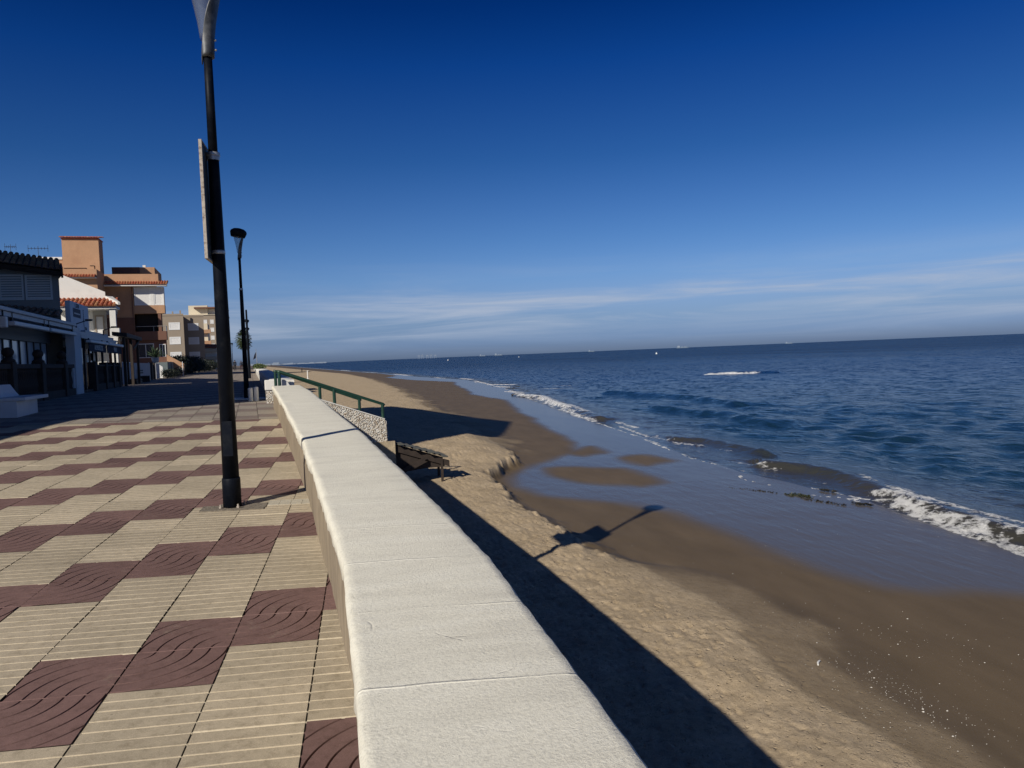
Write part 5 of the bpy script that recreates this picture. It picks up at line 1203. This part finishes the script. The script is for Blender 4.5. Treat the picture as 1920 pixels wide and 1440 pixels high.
# ------------------------------------------------------------------ palm, flag, people
pm = thing('palm_tree', 'palm with a narrow crown, half hidden behind the second street lamp pole', 'palm', loc(150, -1.55))
b = MB(); b.path([(0, 0, -.3), (.05, 0, 2), (-.05, 0, 4.2), (0, 0, 6.2)], [.30, .24, .22, .24], 10); b.build('trunk', mat('palm_bark', (.12, .09, .06), .95, var=.3, vscale=6, bump=.02, bscale=10), pm)
V = []; Q = []; b = MB()
for i in range(150):
    a = 2.399*i; el = math.radians(75-150*(i/150)); L0 = random.uniform(1.15, 1.6)
    d0 = Vector((math.cos(a)*math.cos(el), math.sin(a)*math.cos(el), math.sin(el)))
    o0 = Vector((0, 0, 6.3-1.3*max(0, i/150-.3)))+d0*.15; tip = o0+d0*L0+Vector((0, 0, -.45*L0*math.cos(el)-.15)); sdv = Vector((-math.sin(a), math.cos(a), 0))
    for k in range(9):
        t = .35+.07*k; c = o0.lerp(tip, t); spread = (k-4)*.10
        e = c+(d0*.55+sdv*spread*5+Vector((0, 0, -.25))).normalized()*.45
        w = sdv.cross(d0).normalized()*.05+sdv*.05
        b.add([c-w, c+w, e+w*.3, e-w*.3], [(0, 1, 2, 3)])
    b.add([o0-sdv*.03, o0+sdv*.03, tip+sdv*.01, tip-sdv*.01], [(0, 1, 2, 3)])
b.build('crown', M_PALM, pm)
fl = thing('flagpole', 'thin flagpole with a small dark flag beyond the palm', 'flagpole', loc(120, .45))
b = MB(); b.tube((0, 0, -.1), (-.12, 0, 3.3), .05, .03, n=8); b.build('pole', M_STEEL, fl)
b = MB()
for k in range(5):
    y0, y1 = .02+.09*k, .02+.09*(k+1); o0, o1 = .05*math.sin(k*1.3), .05*math.sin((k+1)*1.3)
    b.quad((-.14-y0, o0, 2.0-y0*.6), (-.14-y1, o1, 2.0-y1*.6), (-.12-y1*.6, o1, 2.95-y1*1.2), (-.12-y0*.6, o0, 2.95-y0*1.2))
b.build('flag', M_NAVY, fl)

def person(label, l, rz, m_top, m_leg, m_skin, m_hair, h=1.72, step=.16, arm=.12, group=None):
    t = thing('person', label, 'person', l, rz, group)
    k = h/1.72
    pts = {}; E = []; idx = []
    def add(n, p, r, par=None):
        pts[n] = len(idx); idx.append((Vector(p)*k, r*k))
        if par is not None: E.append((pts[par], pts[n]))
    add('pelvis', (0, 0, .93), .135); add('belly', (0, .01, 1.06), .13, 'pelvis'); add('chest', (0, .0, 1.27), .15, 'belly'); add('collar', (0, -.01, 1.41), .095, 'chest')
    add('neck', (0, .0, 1.48), .055, 'collar'); add('skull', (0, .02, 1.56), .078, 'neck'); add('crown', (0, .012, 1.645), .082, 'skull'); add('nose', (0, .095, 1.575), .018, 'skull')
    for s in (-1, 1):
        sd = 'l' if s < 0 else 'r'; st_ = step*s
        add('hip'+sd, (.095*s, 0, .88), .098, 'pelvis'); add('knee'+sd, (.10*s, st_*.55+.03, .49), .062, 'hip'+sd); add('ankle'+sd, (.10*s, st_-.03, .095), .043, 'knee'+sd)
        add('ball'+sd, (.11*s, st_+.10, .045), .04, 'ankle'+sd); add('toe'+sd, (.115*s, st_+.18, .035), .03, 'ball'+sd)
        add('shoulder'+sd, (.18*s, -.01, 1.38), .066, 'collar'); add('elbow'+sd, (.235*s, -arm*s*.5-.02, 1.11), .044, 'shoulder'+sd); add('wrist'+sd, (.24*s, -arm*s+.05, .87), .030, 'elbow'+sd)
        add('palm'+sd, (.24*s, -arm*s+.075, .80), .030, 'wrist'+sd); add('thumb'+sd, (.222*s, -arm*s+.125, .775), .010, 'palm'+sd)
        for q, (dy, ln) in enumerate(((.03, .075), (.01, .085), (-.01, .08), (-.03, .062))):
            add(f'f{q}'+sd, (.238*s, -arm*s+.08+dy, .76), .0095, 'palm'+sd); add(f'g{q}'+sd, (.23*s, -arm*s+.085+dy, .76-ln), .008, f'f{q}'+sd)
    me = bpy.data.meshes.new('body'); me.from_pydata([p for p, r in idx], E, []); o = bpy.data.objects.new('body', me); COL.objects.link(o)
    o.modifiers.new('skin', 'SKIN'); sub = o.modifiers.new('sub', 'SUBSURF'); sub.levels = sub.render_levels = 1
    if not me.skin_vertices: bpy.context.view_layer.update()
    for i, (p, r) in enumerate(idx):
        sv = me.skin_vertices[0].data[i]; sv.radius = (r, r); sv.use_root = (i == 0)
    bpy.context.view_layer.update()
    dg = bpy.context.evaluated_depsgraph_get(); m2 = bpy.data.meshes.new_from_object(o.evaluated_get(dg)); o.modifiers.clear(); o.data = m2
    m2.materials.clear()
    for x in (m_top, m_leg, m_skin, M_DKFRAME): m2.materials.append(x)
    for p in m2.polygons:
        c = p.center/k; p.use_smooth = True
        p.material_index = 2 if (c.z > 1.47 or (abs(c.x) > .19 and c.z < .88)) else 0 if (c.z > .92 or abs(c.x) > .205) else 3 if c.z < .085 else 1
    o.parent = t
    b = MB(); b.lathe([(.02, .125), (.06, .11), (.088, .07), (.096, .02), (.092, -.03), (.075, -.055)][::-1], (0, -.008, 1.605), n=14); b.v = [tuple(Vector(v)*k) for v in b.v]; b.build('hair', m_hair, t, smooth=True)
    return t
M_SKIN = mat('skin', (.38, .22, .15), .6); M_HAIR = mat('dark_hair', (.02, .015, .012), .6)
M_CL1 = mat('black_cloth', (.015, .016, .02), .9); M_CL2 = mat('dark_blue_cloth', (.02, .026, .045), .9); M_CL3 = mat('charcoal_cloth', (.035, .035, .038), .9); M_CL4 = mat('maroon_cloth', (.06, .025, .03), .9)
person('person in black walking away on the promenade, leftmost of the three', loc(133, -3.0), PHI, M_CL1, M_CL1, M_SKIN, M_HAIR, 1.76, .20, .14, 'people walking on the promenade')
person('person in a dark blue top walking in the middle of the three', loc(135, -2.05), PHI+.1, M_CL2, M_CL4, M_SKIN, M_HAIR, 1.64, -.16, -.12, 'people walking on the promenade')
person('person in charcoal clothes walking closest to the lamp pole', loc(134, -1.62), PHI, M_CL3, M_CL1, M_SKIN, M_HAIR, 1.78, .14, .1, 'people walking on the promenade')
def on_sand(x, y, dz=0):
    z = float(beach_z(np.array([x]), np.array([y]))[0][0]); return (x, y, z+dz)
person('tiny person in dark clothes standing far down the beach near the water', on_sand(-24.5, 317), .4, M_CL1, M_CL2, M_SKIN, M_HAIR, 1.75, .1, .1)

bs = thing('beach_shower', 'white beach shower post on a round base far down the sand', 'shower', on_sand(-13.2, 187, -.05))
b = MB(); b.lathe([(.13, 0), (.12, 2.0), (.09, 2.05)], n=14); b.build('post', M_HWHITE, bs); b = MB(); b.lathe([(.5, -.2), (.5, .12), (.42, .16)], n=20); b.build('base', M_HWHITE, bs)
b = MB(); b.tube((0, 0, 1.95), (.3, -.1, 2.0), .03, n=8); b.build('spout', M_STEEL, bs)

# planting on the far wall
shrub('green creeping plants on the far sea wall beyond the rails', 70, .25, 34, .8, .55, 3000, m=M_LEAF2, sz=.18, cat='plant', name='creeping_plant').location.z += .62

# ------------------------------------------------------------------ litter, shells, weed, rocks
stk = thing('driftwood', 'small white stick lying on the sand at the edge of the damp strip', 'stick', on_sand(5.33, 8.5, .012), .9)
b = MB(); b.path([(-.07, 0, 0), (-.02, .008, .006), (.03, .004, .004), (.075, -.006, 0)], [.010, .013, .012, .008], 8); b.build('stick', M_HWHITE, stk)
def scatter_shells():
    n = 900; r = np.random.default_rng(5); x = []; y = []
    for cx, cy, sx, sy, m in ((6.2, 8.0, .45, .45, 360), (6.0, 7.0, .9, .7, 260), (6.8, 8.8, .9, .8, 160), (5.2, 9.6, 1.2, 1.2, 70), (7.5, 12, 2, 4, 50)):
        x.append(r.normal(cx, sx, m)); y.append(r.normal(cy, sy, m))
    x = np.concatenate(x); y = np.concatenate(y); z, d, stp, j = beach_z(x, y)
    V = []; F = []
    for i in range(len(x)):
        if d[i] < .1: continue
        s = .0048*r.uniform(.5, 1.9)*(2.2 if r.random() < .05 else 1); a = r.uniform(0, 6.28); k = len(V)
        for q in range(6):
            t = a+q*math.pi/3; e = 1 if q % 2 else .75; V.append((x[i]+s*math.cos(t)*e, y[i]+s*math.sin(t)*e*.7, z[i]+.001))
        V.append((x[i], y[i], z[i]+.001+s*.45)); F += [(k+q, k+(q+1) % 6, k+6) for q in range(6)]
    me = bpy.data.meshes.new('shell_fragments'); me.from_pydata(V, [], F); me.materials.append(mat('shell', (.72, .69, .62), .6)); me.update()
    o = bpy.data.objects.new('shell_fragments', me); COL.objects.link(o)
    tag(o, 'tiny white shell fragments strewn over the damp sand at lower right', 'shells', kind='stuff')
scatter_shells()
M_WEED = leaf_mat('seaweed', (.008, .011, .005), (.035, .042, .012)); M_WEED2 = leaf_mat('dark_seaweed', (.006, .006, .005), (.03, .026, .018))
for lab, pts, rr, n, wm in (
        ('green-brown seaweed clump at the water edge', [(11.5, 19.55), (11.75, 19.35), (11.9, 19.2)], .15, 520, M_WEED),
        ('thin dark seaweed trail leading left from the green clump', [(10.5, 21.3), (10.75, 20.9), (11.0, 20.5), (11.15, 20.3), (11.35, 19.9)], .08, 170, M_WEED2),
        ('thin dark seaweed streak below and right of the green clump', [(11.55, 19.0), (11.75, 18.5), (11.85, 18.2), (12.1, 17.7)], .08, 170, M_WEED2),
        ('small black weed tuft in the shallow water behind the clump', [(12.75, 19.9), (13.0, 19.5)], .12, 220, M_WEED2),
        ('dark weed scrap just left of the breaking foam', [(12.45, 17.9), (12.7, 17.5)], .10, 200, M_WEED2)):
    w = thing('seaweed', lab, 'seaweed', (pts[0][0], pts[0][1], -2.48), 0, 'seaweed along the water edge')
    cs = []; rs = []
    for (x0, y0), (x1, y1) in zip(pts[:-1], pts[1:]):
        for k in range(4):
            t = k/4+random.uniform(-.08, .08); cs.append((x0+(x1-x0)*t-pts[0][0]+random.uniform(-.05, .05), y0+(y1-y0)*t-pts[0][1], .01)); q = rr*random.uniform(.15, 1.3); rs.append((q*.7, q*2.6, .012+.07*q))
    leaf_cloud('fronds', cs, rs, n, .055, wm, w)

# ------------------------------------------------------------------ buoys, ships, far city
def bear(deg, dist, z=SEA_Z): a = math.radians(deg); return (dist*math.sin(a), dist*math.cos(a), z)
for lab, bd, dist, s in (('white buoy nearest the horizon left of centre', 6.13, 995, 1), ('white buoy between the two distant ships and the whitecap', 11.4, 1080, .8), ('brightest white buoy, right of centre above the whitecap', 21.52, 611, .9)):
    t = thing('buoy', lab, 'buoy', bear(bd, dist), 0, 'white buoys offshore')
    b = MB(); b.lathe([(.3*s, -.4), (.75*s, -.1), (.8*s, .3), (.6*s, .9), (.2*s, 1.2), (.08*s, 1.6)], n=14); b.build('float', M_FRAME, t, smooth=True)
    b = MB(); b.lathe([(.05*s, 1.6), (.05*s, 2.0*s)], n=6); b.build('top_mark', M_DKFRAME, t)
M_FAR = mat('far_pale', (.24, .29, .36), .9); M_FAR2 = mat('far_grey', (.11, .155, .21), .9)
def ship(label, bd, dist, ln, h, m1, m2):
    t = thing('ship', label, 'ship', bear(bd, dist), -math.radians(bd), 'ships on the horizon')
    b = MB(); b.prism_z([(-ln/2, -6), (ln*.42, -6), (ln/2, 0), (ln*.42, 6), (-ln/2, 6)], -2, h*.45); b.build('hull', m2, t)
    b = MB(); b.box(-ln*.42, -ln*.22, -5, 5, h*.45, h*1.5); b.box(-ln*.1, ln*.02, -4, 4, h*.45, h*.9); b.box(ln*.1, ln*.3, -4, 4, h*.45, h*.8); b.build('superstructure', m1, t)
    b = MB(); b.tube((-ln*.3, 0, h*1.5), (-ln*.3, 0, h*2), 1.0, n=6); b.tube((ln*.35, 0, h*.45), (ln*.35, 0, h*1.5), .7, n=6); b.build('mast', m1, t)
ship('pale ship on the horizon, left of the two close together', 8.71, 7000, 60, 11, M_FAR, M_FAR2); ship('pale ship on the horizon, right of the two close together', 9.90, 7000, 80, 13, M_FAR, M_FAR2)
ship('largest white ship on the horizon, above the brightest buoy', 23.4, 6500, 100, 13, M_FAR, M_FAR2); ship('faint ship on the horizon midway to the largest ship', 16.8, 8000, 70, 10, M_FAR, M_FAR2); ship('faint ship on the horizon far right', 30.7, 8000, 70, 10, M_FAR, M_FAR2)
for i, bd in enumerate((4.0, 4.25, 4.62, 4.9, 5.2)):
    t = thing('harbour_crane', 'tall harbour crane on the far horizon, %s' % ('leftmost of its row', 'second from the left of its row', 'middle one of its row', 'second from the right of its row', 'rightmost of its row')[i], 'crane', bear(bd, 6000), -math.radians(bd), 'harbour cranes on the horizon')
    b = MB()
    for x in (-6, 6): b.box(x-1, x+1, -1, 1, 0, 22)
    b.box(-7.01, 7.01, -1.2, 1.2, 20, 23); b.build('frame', M_FAR, t)
    b = MB(); b.tube((0, 0, 23), (0, 0, 34+2*(i % 2)), 1.0, n=6); b.tube((-14, 0, 24), (10, 0, 25+6*(i % 2)), 1.0, n=6); b.build('jib', M_FAR, t)
rg = np.random.default_rng(17)
V = MB()
for i in range(150):
    bd = -8.2+5.4*rg.random()**1.3; d = rg.uniform(4200, 6500); w = rg.uniform(4, 22); h = rg.uniform(1, 15)*(1.2 if bd < -6 else .5)*rg.random(); x, y, z = bear(bd, d)
    V.box(x-w, x+w, y-8, y+8, -2.4, h)
tag(V.build('far_city', [M_FAR]), 'pale line of tiny buildings of a far town on the horizon beyond the beach', 'town', kind='stuff')
b = MB(); pts = [(-10.5, 4600), (-8.0, 5200), (-5.5, 5800), (-3.0, 6800)]
for (a0, d0), (a1, d1) in zip(pts[:-1], pts[1:]):
    x0, y0, _ = bear(a0, d0); x1, y1, _ = bear(a1, d1); b.hexa([(x0, y0, -4), (x1, y1, -4), (x1-60, y1+800, -4), (x0-60, y0+800, -4), (x0, y0, -1.2), (x1, y1, -1.6), (x1-60, y1+800, .5), (x0-60, y0+800, .5)])
tag(b.build('coast', M_FAR2), kind='structure')
